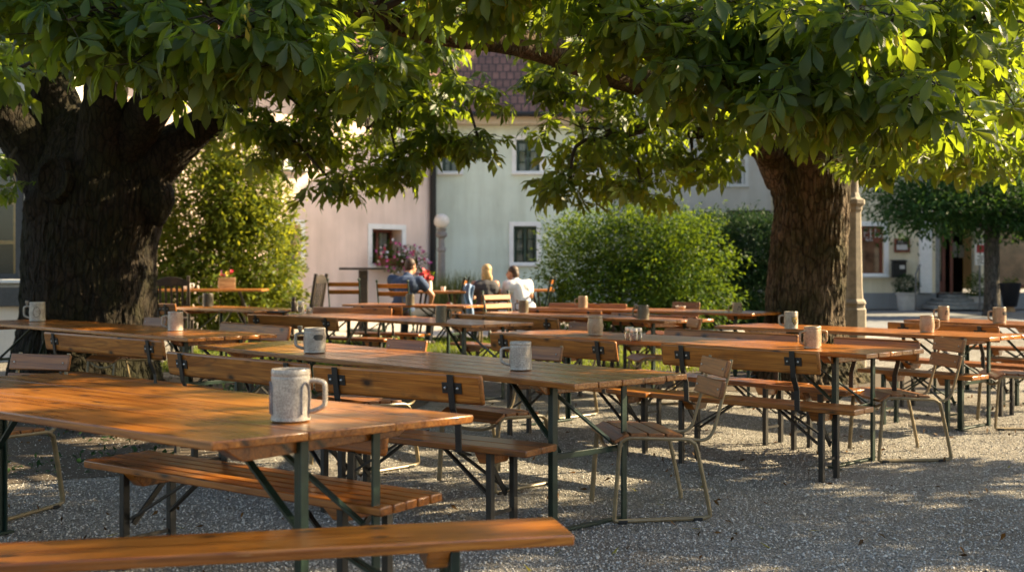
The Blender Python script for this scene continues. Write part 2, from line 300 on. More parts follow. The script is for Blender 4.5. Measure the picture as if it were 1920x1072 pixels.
# ------------------------------------------------------------------ mesh helpers
class MB:
    def __init__(s): s.v = []; s.f = []
    def add(s, vs, fs):
        o = len(s.v); s.v += [tuple(p) for p in vs]; s.f += [tuple(i+o for i in f) for f in fs]; return s
    def box(s, c, d, rot=None):
        c = Vector(c); vs = []
        for x in (-.5, .5):
            for y in (-.5, .5):
                for z in (-.5, .5):
                    p = Vector((x*d[0], y*d[1], z*d[2])); vs.append((rot @ p if rot else p)+c)
        return s.add(vs, [(0, 1, 3, 2), (4, 6, 7, 5), (0, 4, 5, 1), (2, 3, 7, 6), (0, 2, 6, 4), (1, 5, 7, 3)])
    def beam(s, a, b, w, h, up=(0, 0, 1)):
        a = Vector(a); b = Vector(b); d = (b-a).normalized(); u = Vector(up)
        sd = d.cross(u)
        if sd.length < 1e-4: sd = d.cross(Vector((0, 1, 0)))
        sd.normalize(); u = sd.cross(d)
        vs = [p+sd*(i*w/2)+u*(j*h/2) for p in (a, b) for i, j in ((-1, -1), (1, -1), (1, 1), (-1, 1))]
        return s.add(vs, [(3, 2, 1, 0), (4, 5, 6, 7), (0, 1, 5, 4), (1, 2, 6, 5), (2, 3, 7, 6), (3, 0, 4, 7)])
    def tube(s, pts, r, n=8, closed=False, flat=1.):
        pts = [Vector(p) for p in pts]; k = len(pts); rs = r if isinstance(r, (list, tuple)) else [r]*k
        rings = []; ref = None
        for i, p in enumerate(pts):
            a = pts[(i-1) % k] if (closed or i > 0) else p; b = pts[(i+1) % k] if (closed or i < k-1) else p
            d = (b-a).normalized()
            if ref is None:
                ref = d.orthogonal().normalized() if abs(d.z) > .9 else d.cross(Vector((0, 0, 1))).normalized()
            ref = (ref-d*ref.dot(d)).normalized(); bi = d.cross(ref)
            rings.append([p+ref*(math.cos(2*PI*j/n)*rs[i])+bi*(math.sin(2*PI*j/n)*rs[i]*flat) for j in range(n)])
        vs = [q for rg in rings for q in rg]; fs = []
        for i in range(k if closed else k-1):
            i2 = (i+1) % k
            for j in range(n):
                j2 = (j+1) % n; fs.append((i*n+j, i*n+j2, i2*n+j2, i2*n+j))
        if not closed: fs += [tuple(range(n))[::-1], tuple((k-1)*n+j for j in range(n))]
        return s.add(vs, fs)
    def lathe(s, prof, n=24, c=(0, 0, 0), sq=None):
        c = Vector(c); vs = []; fs = []; k = len(prof)
        for r, z in prof:
            for j in range(n): vs.append(c+Vector((r*math.cos(2*PI*j/n), r*math.sin(2*PI*j/n), z)))
        for i in range(k-1):
            for j in range(n):
                j2 = (j+1) % n; fs.append((i*n+j, i*n+j2, (i+1)*n+j2, (i+1)*n+j))
        fs += [tuple(range(n))[::-1], tuple((k-1)*n+j for j in range(n))]
        return s.add(vs, fs)
    def ball(s, c, r, n=12, m=8):
        r = r if isinstance(r, (tuple, list)) else (r, r, r); c = Vector(c); vs = [c-Vector((0, 0, r[2]))]; fs = []
        for i in range(1, m):
            a = -PI/2+PI*i/m
            for j in range(n): vs.append(c+Vector((r[0]*math.cos(a)*math.cos(2*PI*j/n), r[1]*math.cos(a)*math.sin(2*PI*j/n), r[2]*math.sin(a))))
        vs.append(c+Vector((0, 0, r[2]))); L = len(vs)-1
        for j in range(n):
            j2 = (j+1) % n; fs.append((0, 1+j2, 1+j)); fs.append((L, L-n+j, L-n+j2))
            for i in range(m-2): fs.append((1+i*n+j, 1+i*n+j2, 1+(i+1)*n+j2, 1+(i+1)*n+j))
        return s.add(vs, fs)
    def capsule(s, a, b, ra, rb, n=10):
        a = Vector(a); b = Vector(b); s.tube([a, b], [ra, rb], n); s.ball(a, ra, n, 6); s.ball(b, rb, n, 6); return s
    def obj(s, name, mat, parent=None, bevel=0, smooth=True, seg=2):
        me = bpy.data.meshes.new(name); me.from_pydata(s.v, [], s.f); me.update()
        me.materials.append(M[mat] if isinstance(mat, str) else mat)
        if smooth:
            me.shade_smooth()
            try: me.set_sharp_from_angle(angle=math.radians(38))
            except Exception: pass
        o = bpy.data.objects.new(name, me); COL.objects.link(o)
        if parent: o.parent = parent
        if bevel:
            md = o.modifiers.new('bevel', 'BEVEL'); md.width = bevel; md.segments = seg; md.limit_method = 'ANGLE'; md.angle_limit = math.radians(40)
        return o
def tag(o, label, cat, group=None, kind=None):
    if label: o['label'] = label; o['category'] = cat
    if group: o['group'] = group
    if kind: o['kind'] = kind
    return o
def thing(name, loc, rz, label, cat, group=None):
    o = bpy.data.objects.new(name, None); COL.objects.link(o); o.empty_display_size = .2
    o.location = loc; o.rotation_euler = (0, 0, rz); return tag(o, label, cat, group)
def dup(root, loc, rz, label, group=None):
    r = root.copy(); COL.objects.link(r); r.location = loc; r.rotation_euler = (0, 0, rz); r['label'] = label
    if group: r['group'] = group
    for ch in list(root.children):
        c = ch.copy(); COL.objects.link(c); c.parent = r
        for g in list(ch.children):
            d = g.copy(); COL.objects.link(d); d.parent = c
    return r
def tri_mesh(name, V, T, mat, parent=None, uv=None):
    me = bpy.data.meshes.new(name); me.vertices.add(len(V)); me.vertices.foreach_set('co', np.ascontiguousarray(V, dtype=np.float32).ravel())
    T = np.ascontiguousarray(T, dtype=np.int32); n = len(T)
    me.loops.add(3*n); me.loops.foreach_set('vertex_index', T.ravel())
    me.polygons.add(n); me.polygons.foreach_set('loop_start', np.arange(0, 3*n, 3, dtype=np.int32))
    me.update(calc_edges=True)
    if uv is not None:
        ly = me.uv_layers.new(name='UVMap'); ly.data.foreach_set('uv', np.ascontiguousarray(uv[T.ravel()], dtype=np.float32).ravel())
    me.materials.append(M[mat])
    o = bpy.data.objects.new(name, me); COL.objects.link(o)
    if parent: o.parent = parent
    return o
# ------------------------------------------------------------------ ground and setting
def sheet(name, x0, x1, ys, lift, mat, nx=2):
    mb = MB(); xs = np.linspace(x0, x1, nx); vs = [(x, y, gz(y)+lift) for y in ys for x in xs]; fs = []
    for j in range(len(ys)-1):
        for i in range(nx-1): fs.append((j*nx+i, j*nx+i+1, (j+1)*nx+i+1, (j+1)*nx+i))
    mb.add(vs, fs); o = mb.obj(name, mat); o['kind'] = 'structure'; return o
ramp_ys = list(np.linspace(12.5, 18.2, 24))
sheet('ground', -300, 300, [-60, 0, 5, 10]+ramp_ys+[25, 40, 80, 400], 0, 'gravel', 3)
sheet('lawn', -4.6, 3.6, list(np.linspace(14.2, 18.0, 16)), .004, 'soil')
sheet('path', -14, 6.5, [18.2, 22, 31], .004, 'paving')
sheet('street', 6.7, 70, [19.5, 26, 30.9], .004, 'asphalt')
sheet('pavement', 6.7, 70, [30.9, 37], .04, 'paving')
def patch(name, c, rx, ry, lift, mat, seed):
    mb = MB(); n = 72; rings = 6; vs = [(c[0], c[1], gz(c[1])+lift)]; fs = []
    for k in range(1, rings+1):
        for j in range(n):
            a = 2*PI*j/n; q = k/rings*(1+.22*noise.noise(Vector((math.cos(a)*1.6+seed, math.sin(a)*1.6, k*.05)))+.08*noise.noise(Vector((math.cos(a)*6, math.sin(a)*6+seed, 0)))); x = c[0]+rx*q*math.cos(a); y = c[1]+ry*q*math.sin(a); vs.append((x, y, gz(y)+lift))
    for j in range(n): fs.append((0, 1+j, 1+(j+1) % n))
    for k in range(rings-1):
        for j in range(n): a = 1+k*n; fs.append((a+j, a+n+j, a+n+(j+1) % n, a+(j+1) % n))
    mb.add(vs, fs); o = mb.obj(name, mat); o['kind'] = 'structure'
patch('soil', (-4.3, 10.4), 3.6, 3.7, .005, 'litter', 3.)  # dark soil, also standing in for the shade round the left trunk
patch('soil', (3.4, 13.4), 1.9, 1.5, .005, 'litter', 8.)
# grass blades
def blades(name, n, xr, yr, hmin, hmax, mat, zfun, lean=.5, w=.006):
    x = RNG.uniform(*xr, n); y = RNG.uniform(*yr, n); z = np.array([zfun(a) for a in y]); h = RNG.uniform(hmin, hmax, n); a = RNG.uniform(0, 2*PI, n)
    dx = np.cos(a)*w; dy = np.sin(a)*w; lx = RNG.normal(0, lean, n)*h; ly = RNG.normal(0, lean, n)*h
    A = np.stack([x-dx, y-dy, z], 1); B = np.stack([x+dx, y+dy, z], 1)
    C = np.stack([x+lx*.4+dx*.6, y+ly*.4+dy*.6, z+h*.6], 1); D = np.stack([x+lx*.4-dx*.6, y+ly*.4-dy*.6, z+h*.6], 1); E = np.stack([x+lx, y+ly, z+h], 1)
    V = np.stack([A, B, C, D, E], 1).reshape(-1, 3); b = np.arange(n)[:, None]*5
    T = np.concatenate([b+np.array([[0, 1, 2]]), b+np.array([[0, 2, 3]]), b+np.array([[3, 2, 4]])]); return tri_mesh(name, V, T, mat)
g = blades('lawn_grass', 26000, (-4.6, 3.6), (14.2, 18.0), .03, .085, 'grassleaf', lambda a: gz(a)); tag(g, 'short sunlit green grass in a strip behind the tables', 'grass', kind='stuff')
# loose stones
def stones_mesh(n):
    y = 3.4+7.5*RNG.random(n)**1.4; x = RNG.uniform(-1, 1, n)*(y*.52+.2); x[: n//6] += 0
    s = RNG.uniform(.0028, .0072, n)*(1+.5*(RNG.random(n) > .97)); base = np.array([(1, 0, 0), (0, 1, 0), (-1, 0, 0), (0, -1, 0), (0, 0, .75), (0, 0, -.75)], float)
    fs = np.array([(0, 1, 4), (1, 2, 4), (2, 3, 4), (3, 0, 4), (1, 0, 5), (2, 1, 5), (3, 2, 5), (0, 3, 5)])
    V = base[None]*RNG.uniform(.6, 1.35, (n, 6, 1)); a = RNG.uniform(0, 2*PI, n); ca, sa = np.cos(a), np.sin(a)
    tl = RNG.normal(0, .35, (n, 2))
    X = V[..., 0]*ca[:, None]-V[..., 1]*sa[:, None]; Yy = V[..., 0]*sa[:, None]+V[..., 1]*ca[:, None]; Z = V[..., 2]+X*tl[:, :1]+Yy*tl[:, 1:]
    V = np.stack([X, Yy, Z], -1)*s[:, None, None]; V += np.stack([x, y, s*.35], 1)[:, None]
    T = (np.arange(n)*6)[:, None, None]+fs[None]
    o = tri_mesh('gravel_stones', V.reshape(-1, 3), T.reshape(-1, 3), 'stones'); o.data.shade_flat()
    tag(o, 'loose grey gravel stones covering the beer garden ground', 'gravel', kind='stuff')
stones_mesh(140000)
# ------------------------------------------------------------------ chestnut foliage
def leaflet(rows):
    vs = []; uv = []; fs = []
    prof = {3: [(.30, .055), (.63, .160), (.80, .128)], 1: [(.66, .155)]}[rows]
    vs.append((0, 0, 0)); uv.append((0, 0))
    for t, w in prof:
        for sgn in (-1, 0, 1): vs.append((sgn*w, t, abs(sgn)*w*.28)); uv.append((t, sgn*w*2))
    vs.append((0, 1, 0)); uv.append((1, 0)); R = len(prof)
    fs += [(0, 2, 1), (0, 3, 2)]
    for r in range(R-1):
        a = 1+3*r; b = a+3
        for i in (0, 1): fs += [(a+i, a+i+1, b+i+1), (a+i, b+i+1, b+i)]
    a = 1+3*(R-1); L = len(vs)-1; fs += [(a, a+1, L), (a+1, a+2, L)]
    return np.array(vs, float), np.array(uv, float), np.array(fs)
def leaf_templates(rows, count, nl, seed, droop=1.):
    r = np.random.default_rng(seed); out = []; lv, luv, lf = leaflet(rows)
    for _ in range(count):
        V = []; U = []; T = []; o = 0
        k = nl
        for i in range(k):
            q = (i-(k-1)/2)/((k-1)/2); ang = q*math.radians(118)+r.normal(0, .08); L = (1-.48*abs(q)**1.5)*r.uniform(.9, 1.08)
            v = lv.copy(); v[:, 0] *= r.uniform(.95, 1.25)
            d = r.uniform(.15, .5)*droop; v[:, 2] -= d*v[:, 1]**2; v[:, 0] += r.normal(0, .05)*v[:, 1]**2
            v *= L; rl = r.normal(0, .35); x = v[:, 0]*math.cos(rl)-v[:, 2]*math.sin(rl); z = v[:, 0]*math.sin(rl)+v[:, 2]*math.cos(rl)
            p = -r.uniform(.05, .45)*droop; y = v[:, 1]*math.cos(p)-z*math.sin(p); z = v[:, 1]*math.sin(p)+z*math.cos(p)
            X = x*math.cos(ang)+y*math.sin(ang); Yy = -x*math.sin(ang)+y*math.cos(ang)
            V.append(np.stack([X, Yy, z], 1)); U.append(luv); T.append(lf+o); o += len(lv)
        out.append((np.concatenate(V), np.concatenate(U), np.concatenate(T)))
    return out
TH = leaf_templates(3, 8, 7, 3, .62); TL = leaf_templates(1, 6, 7, 4, .7); TC = leaf_templates(1, 6, 5, 5)
def frames(fwd, up):
    f = fwd/np.linalg.norm(fwd, axis=1)[:, None]; x = np.cross(f, up); x /= np.linalg.norm(x, axis=1)[:, None]+1e-9; z = np.cross(x, f)
    return np.stack([x, f, z], 2)      # columns
def place(tmpl, pos, R, size, rng):
    idx = rng.integers(0, len(tmpl), len(pos)); Vs = []; Us = []; Ts = []; o = 0
    for k, (v, u, t) in enumerate(tmpl):
        m = np.where(idx == k)[0]
        if not len(m): continue
        W = np.einsum('nij,vj->nvi', R[m], v)*size[m][:, None, None]+pos[m][:, None]
        Vs.append(W.reshape(-1, 3)); Us.append(np.tile(u, (len(m), 1)))
        Ts.append(((np.arange(len(m))*len(v))[:, None, None]+t[None]).reshape(-1, 3)+o); o += len(m)*len(v)
    return np.concatenate(Vs), np.concatenate(Us), np.concatenate(Ts)
class Foliage:
    def __init__(s, seed): s.V = []; s.U = []; s.T = []; s.o = 0; s.rng = np.random.default_rng(seed); s.tips = []
    def push(s, v, u, t): s.V.append(v); s.U.append(u); s.T.append(t+s.o); s.o += len(v)
    def clusters(s, tips, nper, size, tmpl, pet=.16, hang=.45):
        r = s.rng; n = len(tips); P0 = np.repeat(np.asarray(tips), nper, 0); N = len(P0)
        az = np.tile(np.arange(nper)*2*PI/nper, n)+np.repeat(r.uniform(0, 6.28, n), nper)+r.normal(0, .35, N)
        el = r.normal(-.05, .35, N); pd = np.stack([np.cos(az)*np.cos(el), np.sin(az)*np.cos(el), np.sin(el)], 1)
        pl = pet*r.uniform(.6, 1.4, N); pos = P0+pd*pl[:, None]
        dn = r.normal(hang+.12, .42, N)
        fwd = pd.copy(); fwd[:, 2] -= dn*1.3; up = np.tile([0, 0, 1.], (N, 1))+r.normal(0, .28, (N, 3))+pd*.35
        sz = size*r.uniform(.7, 1.15, N)
        s.push(*place(tmpl, pos, frames(fwd, up), sz, r))
        s.tips.append((P0, pos))
    def blob(s, c, rad, n, size, hi=True, nper=6, pet=.16, hang=.45, tm=None):
        r = s.rng; d = r.normal(0, 1, (n, 3)); d /= np.linalg.norm(d, axis=1)[:, None]; q = r.uniform(.15, 1., n)**.45
        tips = np.asarray(c)+d*q[:, None]*np.asarray(rad)
        s.clusters(tips, nper, size, tm or (TH if hi else TL), pet, hang); return tips
    def build(s, name, mat, parent):
        o = tri_mesh(name, np.concatenate(s.V), np.concatenate(s.T), mat, parent, np.concatenate(s.U)); return o
def petioles(F_, parent, name='leaf_stalks', frac=1.):
    P0 = np.concatenate([a for a, b in F_.tips]); P1 = np.concatenate([b for a, b in F_.tips]); n = len(P0)
    w = .0028; d = P1-P0; sx = np.cross(d, [0, 0, 1.]); sx /= np.linalg.norm(sx, axis=1)[:, None]+1e-9; sz = np.cross(sx, d); sz /= np.linalg.norm(sz, axis=1)[:, None]+1e-9
    a = [P0+sx*w, P0-sx*w*.6+sz*w, P0-sx*w*.6-sz*w]; b = [P1+sx*w*.6, P1-sx*w*.4+sz*w*.6, P1-sx*w*.4-sz*w*.6]
    V = np.stack(a+b, 1).reshape(-1, 3); base = (np.arange(n)*6)[:, None, None]; t = np.array([(0, 1, 4), (0, 4, 3), (1, 2, 5), (1, 5, 4), (2, 0, 3), (2, 3, 5)])
    return tri_mesh(name, V, (base+t[None]).reshape(-1, 3), 'twig', parent)
def seeds(F_, tips, n, parent, name='seed_bracts'):
    r = F_.rng; tips = np.asarray(tips); c = tips[r.integers(0, len(tips), n)]+r.normal(0, .07, (n, 3)); k = 6
    pos = np.repeat(c, k, 0)+r.normal(0, .035, (n*k, 3)); pos[:, 2] -= .06
    fwd = np.tile([0, 0, -1.], (n*k, 1))+r.normal(0, .25, (n*k, 3)); up = r.normal(0, 1, (n*k, 3))
    v, u, t = leaflet(1); v = v.copy(); v[:, 0] *= 1.1
    vv, uu, tt = place([(v, u, t)], pos, frames(fwd, up), r.uniform(.045, .085, n*k), r); o = tri_mesh(name, vv, tt, 'seed', parent, uu); o['kind'] = 'stuff'; return o
def spline(pts, n):
    P = [Vector(p) for p in pts]; P = [P[0]*2-P[1]]+P+[P[-1]*2-P[-2]]; out = []; k = len(P)-3
    for i in range(n+1):
        t = i/n*k; j = min(int(t), k-1); u = t-j; a, b, c, d = P[j:j+4]
        out.append(.5*((2*b)+(c-a)*u+(2*a-5*b+4*c-d)*u*u+(3*b-a-3*c+d)*u**3))
    return out
def bark_tube(mb, ctrl, rings, n, amp, fs=5., seed=0, flute=0.):
    pts = spline([c[:3] for c in ctrl], rings); rr = spline([(c[3], 0, 0) for c in ctrl], rings)
    L = 0; vs = []; fsx = []; ref = Vector((1, 0, 0))
    for i, p in enumerate(pts):
        d = (pts[min(i+1, rings)]-pts[max(i-1, 0)]).normalized(); ref = (ref-d*ref.dot(d)).normalized(); bi = d.cross(ref); R = rr[i].x
        if i: L += (p-pts[i-1]).length
        for j in range(n):
            a = 2*PI*j/n; cx, sy = math.cos(a), math.sin(a)
            w = Vector((cx*R*fs+seed, sy*R*fs, L*1.1)); e = noise.noise(w*.35)*1.6; w2 = Vector((cx*R*fs*3.4+seed+e, sy*R*fs*3.4+e, L*2.8+7))
            k = 1-abs(noise.noise(w2)); k = k*k
            k2 = noise.noise(Vector((cx*R*2+seed, sy*R*2, L*.9+3)))
            q = R+amp*(k-.6)*.85+amp*1.9*k2+flute*R*math.cos(5*a+L*.6+seed)*.5+amp*.5*noise.noise(w2*2.3)
            vs.append(p+ref*(cx*q)+bi*(sy*q))
    for i in range(rings):
        for j in range(n):
            j2 = (j+1) % n; fsx.append((i*n+j, i*n+j2, (i+1)*n+j2, (i+1)*n+j))
    fsx.append(tuple(rings*n+j for j in range(n))); mb.add(vs, fsx)
def branch_to(mb, a, b, ra, rb, sag=.15, n=6, k=8):
    a = Vector(a); b = Vector(b); m = (a+b)/2+Vector((random.uniform(-.15, .15), random.uniform(-.15, .15), sag*(b-a).length+random.uniform(-.1, .1)))
    pts = spline([a, m, b], k); mb.tube([p+Vector((random.uniform(-.02, .02),)*3) for p in pts], [ra+(rb-ra)*i/k for i in range(k+1)], n)
def B(u, v, Y, ru, rv, ry, n, size=.25, **kw):      # crown lobe: centre seen at (u, v) at distance Y, half-sizes
    return (far(u, v, Y), (ru/F*Y, ry, rv/F*Y), n, size, kw)
# ------------------------------------------------------------------ trees
def trunk_pts(seq): return [tuple(far(u, v, Y))+(r/F*Y,) for u, v, Y, r in seq]
def chestnut(name, base, label, barkm, trunk, limbs, lobes, seed, nseed, cat='tree', hub=None, burl=None, knot=None):
    t = thing(name, (0, 0, 0), 0, label, cat); t.location = base
    inv = Vector(base)
    def rel(seq): return [(x-inv.x, y-inv.y, z-inv.z, r) for x, y, z, r in seq]
    mb = MB(); bark_tube(mb, rel(trunk), 150, 190, .035, 6, seed, .05)
    if burl:
        for (p, r) in burl: 
            b2 = MB(); b2.ball((0, 0, 0), 1, 40, 26); 
            vs = []
            for v in b2.v:
                q = Vector(v); k = 1+.14*noise.noise(q*1.8+Vector((seed, 0, 0)))+.05*noise.noise(q*7); vs.append(Vector((q.x*r[0], q.y*r[1], q.z*r[2]))*k+Vector(p)-inv)
            mb.add(vs, b2.f)
    mb.obj('trunk', barkm, t)
    for i, lb in enumerate(limbs):
        m2 = MB(); bark_tube(m2, rel(trunk_pts(lb)), 70, 60, .018, 7, seed+i*3.1, .03); m2.obj('limb', barkm, t)
    fo = Foliage(int(seed*10)); tips_all = []
    ends = [p for lb in limbs for p in [far(*q[:3]) for q in lb][1:]]
    for c, rad, n, size, kw in lobes:
        kw = dict(kw); nb = kw.pop('br', True)
        tips = fo.blob(c, rad, n, size, **kw); tips_all.append(tips if kw.get('hi', True) else tips[:0])
        if nb:
            a = min(ends, key=lambda e: (e-c).length); br = MB(); branch_to(br, a-inv, c-inv, .032, .012, .1)
            for q in tips[:: (1 if kw.get('hi', True) else 2)]:
                q = Vector(q); m = c+(q-c)*.5+Vector((0, 0, .08)); pts = spline([c-inv, m-inv, q-inv], 4); br.tube(pts, [.010, .008, .006, .005, .004], 4)
            br.obj('branch', 'twig', t)
    for k in range(len(fo.V)): fo.V[k] = fo.V[k]-np.array(inv)[None]
    cr = fo.build('crown', 'leaf', t)
    fo.tips = [(a-np.array(inv), b-np.array(inv)) for a, b in fo.tips]; petioles(fo, t)
    al = np.concatenate(tips_all)-np.array(inv)
    if nseed: seeds(fo, al, nseed, t)
    if knot:
        p, r, nrm = knot; mk = MB(); q = Vector(nrm).to_track_quat('Z', 'Y').to_matrix()
        vs = []; m3 = MB(); m3.lathe([(r*.35, -.03), (r*.7, 0), (r*.86, .045), (r*1.0, .04), (r*1.1, -.04)], 40)
        for v in m3.v:
            w = Vector(v); w *= 1+.12*noise.noise(w*9+Vector((5, 2, 1))); w.y *= 1.25; vs.append(q @ w+Vector(p)-inv)
        mk.add(vs, m3.f); mk.obj('branch_scar', barkm, t)
    return t
L = dict(hi=False)
left_base = far(165, 508+H*F/13.0, 13.0)
chestnut('chestnut_tree', left_base, 'huge dark chestnut tree with a thick burled trunk standing behind the long shaded table', 'bark_shaded',
    trunk_pts([(163, 790, 13.0, 165), (165, 700, 13.0, 140), (165, 600, 13.0, 122), (166, 480, 13.0, 114), (178, 390, 13.0, 118), (182, 335, 13.0, 116), (185, 290, 13.0, 100), (190, 215, 13.0, 70)]),
    [[(110, 350, 13.0, 62), (40, 250, 12.8, 46), (-40, 180, 12.5, 36), (-150, 90, 12.0, 26)],
     [(150, 330, 13.0, 62), (110, 200, 13.0, 44), (60, 70, 13.0, 34), (20, -80, 13.0, 24)],
     [(185, 340, 12.6, 48), (188, 260, 12.5, 42), (200, 150, 12.2, 38), (215, 0, 11.6, 30), (230, -200, 11, 20)],
     [(235, 365, 13.0, 62), (290, 305, 12.9, 50), (350, 255, 12.9, 36), (420, 205, 12.9, 28), (500, 130, 13.0, 22), (600, 50, 13.0, 16), (720, -40, 12.6, 9)],
     [(215, 300, 12.9, 50), (300, 170, 12.0, 34), (380, 50, 9.5, 24), (470, -80, 8.6, 14)]],
    [B(85, 5, 6.8, 130, 60, .7, 18, .19), B(250, 49, 6.5, 120, 60, .6, 16, .19), B(150, 90, 6.6, 90, 35, .4, 5, .19), B(440, 64, 6.2, 130, 60, .6, 18, .19), B(560, 34, 6.2, 90, 70, .6, 12, .19),
     B(330, 124, 6.6, 110, 40, .5, 9, .19), B(330, -16, 7.4, 250, 60, .8, 24, .19), B(620, -16, 7.2, 130, 50, .7, 12, .19), B(560, 104, 6.2, 60, 35, .4, 5, .19), B(60, -40, 8, 160, 60, .8, 14, .19), B(700, 124, 6.3, 30, 30, .3, 5, .19),
     B(-10, 150, 9.5, 50, 50, .6, 5, **L), B(15, 330, 12.2, 45, 40, .4, 3, 0.185, **L), B(120, 60, 13, 200, 90, 1, 16, 0.202, **L), B(330, 100, 13.5, 160, 100, 1, 22, 0.202, **L),
     B(480, 180, 12.6, 110, 90, .9, 18, 0.202, **L), B(580, 230, 12.4, 130, 75, .9, 23, 0.202, **L), B(690, 240, 12.6, 110, 95, .9, 23, 0.202, **L), B(640, 350, 11.9, 55, 30, .5, 5, 0.202, **L),
     B(755, 320, 12, 60, 40, .5, 8, 0.202, **L), B(500, 270, 12.2, 60, 45, .6, 7, 0.202, **L), B(700, 120, 12.2, 170, 80, 1, 26, 0.202, **L), B(800, 200, 12, 70, 60, .7, 10, 0.202, **L), B(900, 262, 11.6, 45, 28, .4, 5, 0.185, **L), B(850, 175, 11.8, 100, 35, .6, 10, 0.185, **L),
     B(560, 60, 11.5, 220, 90, 1, 27, 0.21, **L), B(820, 30, 10.5, 180, 60, 1, 18, 0.21, **L),
     B(760, 70, 12.4, 120, 60, .8, 16, .2, **L), B(640, 150, 12.5, 120, 60, .8, 12, .2, **L), B(820, 260, 12, 45, 30, .4, 8, .19, **L), 
     B(100, -220, 10, 420, 170, 2.4, 50, .30, br=False, **L), B(560, -200, 10.5, 330, 150, 2.4, 45, .30, br=False, **L), B(-250, -60, 10.5, 260, 220, 2.2, 50, .3, br=False, **L),
     B(300, -330, 7, 600, 180, 1.6, 110, .32, br=False, **L)],
    1.7, 26, burl=[(far(287, 372, 12.85), (.23, .24, .31)), (far(120, 380, 12.7), (.43, .36, .4)), (far(180, 320, 12.85), (.6, .48, .36))], knot=(far(102, 335, 12.28), .19, (-.25, -1, .1)))
right_base = far(1515, 508+H*F/13.6, 13.6)
chestnut('chestnut_tree', right_base, 'sturdy chestnut tree with its trunk lit on the right side beside the tall lamp post', 'bark',
    trunk_pts([(1516, 725, 13.6, 116), (1512, 680, 13.6, 96), (1511, 610, 13.6, 78), (1514, 540, 13.6, 72), (1519, 460, 13.6, 69), (1524, 390, 13.6, 70), (1520, 330, 13.6, 76), (1512, 285, 13.6, 68), (1510, 230, 13.6, 50)]),
    [[(1480, 330, 13.6, 44), (1440, 270, 13.4, 36), (1370, 215, 12.9, 31), (1250, 170, 12, 28), (1130, 130, 11.2, 27), (1030, 95, 10.4, 28), (930, 70, 9.8, 30), (830, 55, 9.4, 26), (700, 25, 9, 20), (560, -40, 8.6, 12)],
     [(1500, 320, 13.6, 48), (1490, 240, 13.6, 40), (1470, 120, 13.4, 30), (1430, -60, 13, 22)],
     [(1545, 330, 13.6, 48), (1590, 240, 13.4, 34), (1670, 140, 12.8, 24), (1780, 20, 11.8, 14)],
     [(1450, 290, 13.4, 24), (1340, 240, 12.8, 14), (1250, 230, 12.4, 9), (1140, 260, 12, 6)],
     [(1520, 290, 13.2, 34), (1520, 190, 11.8, 26), (1500, 90, 10.2, 22), (1480, -10, 8.6, 14)],
     [(1560, 270, 13.2, 30), (1620, 190, 11.5, 22), (1680, 130, 9.6, 18), (1740, 80, 8, 10)]],
    [B(1130, 34, 7.4, 110, 70, .7, 16, .19), B(1010, -6, 7.6, 110, 45, .6, 10, .19), B(1260, 54, 7, 120, 70, .7, 19, .19), B(1300, 144, 6.9, 70, 40, .5, 7, .19), B(1400, 44, 7, 110, 70, .7, 18, .19), B(1480, 164, 6.7, 100, 60, .6, 14, .19),
     B(1560, 64, 6.6, 120, 70, .7, 18, .19), B(1600, 174, 6.7, 110, 45, .5, 12, .19), B(1690, 184, 6.5, 90, 50, .5, 10, .19), B(1760, 214, 6.9, 70, 40, .5, 9, .19), B(1720, 74, 7.4, 120, 80, .7, 16, .19), B(1840, 34, 7.6, 90, 80, .7, 12, .19), B(1850, 164, 7.8, 70, 70, .6, 10, .19), B(1500, -6, 7.6, 200, 50, .7, 18, .19), B(880, -6, 7.5, 90, 40, .5, 9, .19),
     B(1600, 320, 12.6, 40, 25, .4, 3, 0.185, **L), B(1690, 274, 9.4, 80, 35, .6, 12, 0.182), B(1800, 274, 9.8, 90, 40, .6, 14, 0.182), B(1900, 274, 10.5, 60, 50, .7, 12, 0.182),
     B(1090, 240, 12.2, 85, 80, .9, 15, 0.202, **L), B(1200, 240, 12.4, 110, 95, .9, 22, 0.202, **L), B(1310, 260, 12.6, 95, 85, .9, 18, 0.202, **L), B(1070, 345, 11.9, 70, 35, .5, 8, 0.202, **L), B(1200, 345, 12.2, 80, 35, .6, 9, 0.202, **L), B(1300, 318, 12.5, 65, 30, .5, 7, 0.202, **L), 
     B(940, 40, 10.2, 110, 40, .6, 6, .2, **L), B(1030, 150, 11.6, 45, 40, .4, 10, .2, **L), B(820, 15, 9.0, 80, 30, .5, 9, .19, **L),
     B(1130, 60, 15.2, 200, 100, 1, 44, .27, br=False, **L), B(1380, 40, 15.5, 180, 110, 1, 40, .27, br=False, **L), B(1000, 10, 15, 120, 70, .8, 18, .27, br=False, **L),
     B(1180, 130, 12, 170, 70, 1, 22, 0.21, **L), B(1400, 180, 12.4, 110, 80, .9, 15, 0.21, **L), B(1650, 150, 12, 160, 110, 1, 22, 0.21, **L), B(1850, 140, 12, 110, 130, 1, 18, 0.21, **L), B(1780, 260, 12, 120, 60, .8, 10, 0.21, **L), B(1950, 40, 10, 70, 160, .8, 13, 0.218, **L), B(1560, 230, 11.5, 110, 50, .7, 8, 0.21, **L),
     B(1200, -140, 10, 420, 130, 2, 22, .3, br=False, **L), B(1650, -160, 10.5, 340, 140, 2, 20, .3, br=False, **L), B(1450, -380, 12, 520, 200, 2.4, 24, .32, br=False, **L),
     B(1250, -330, 7.2, 700, 170, 1.5, 50, .32, br=False, **L)],
    4.3, 60)
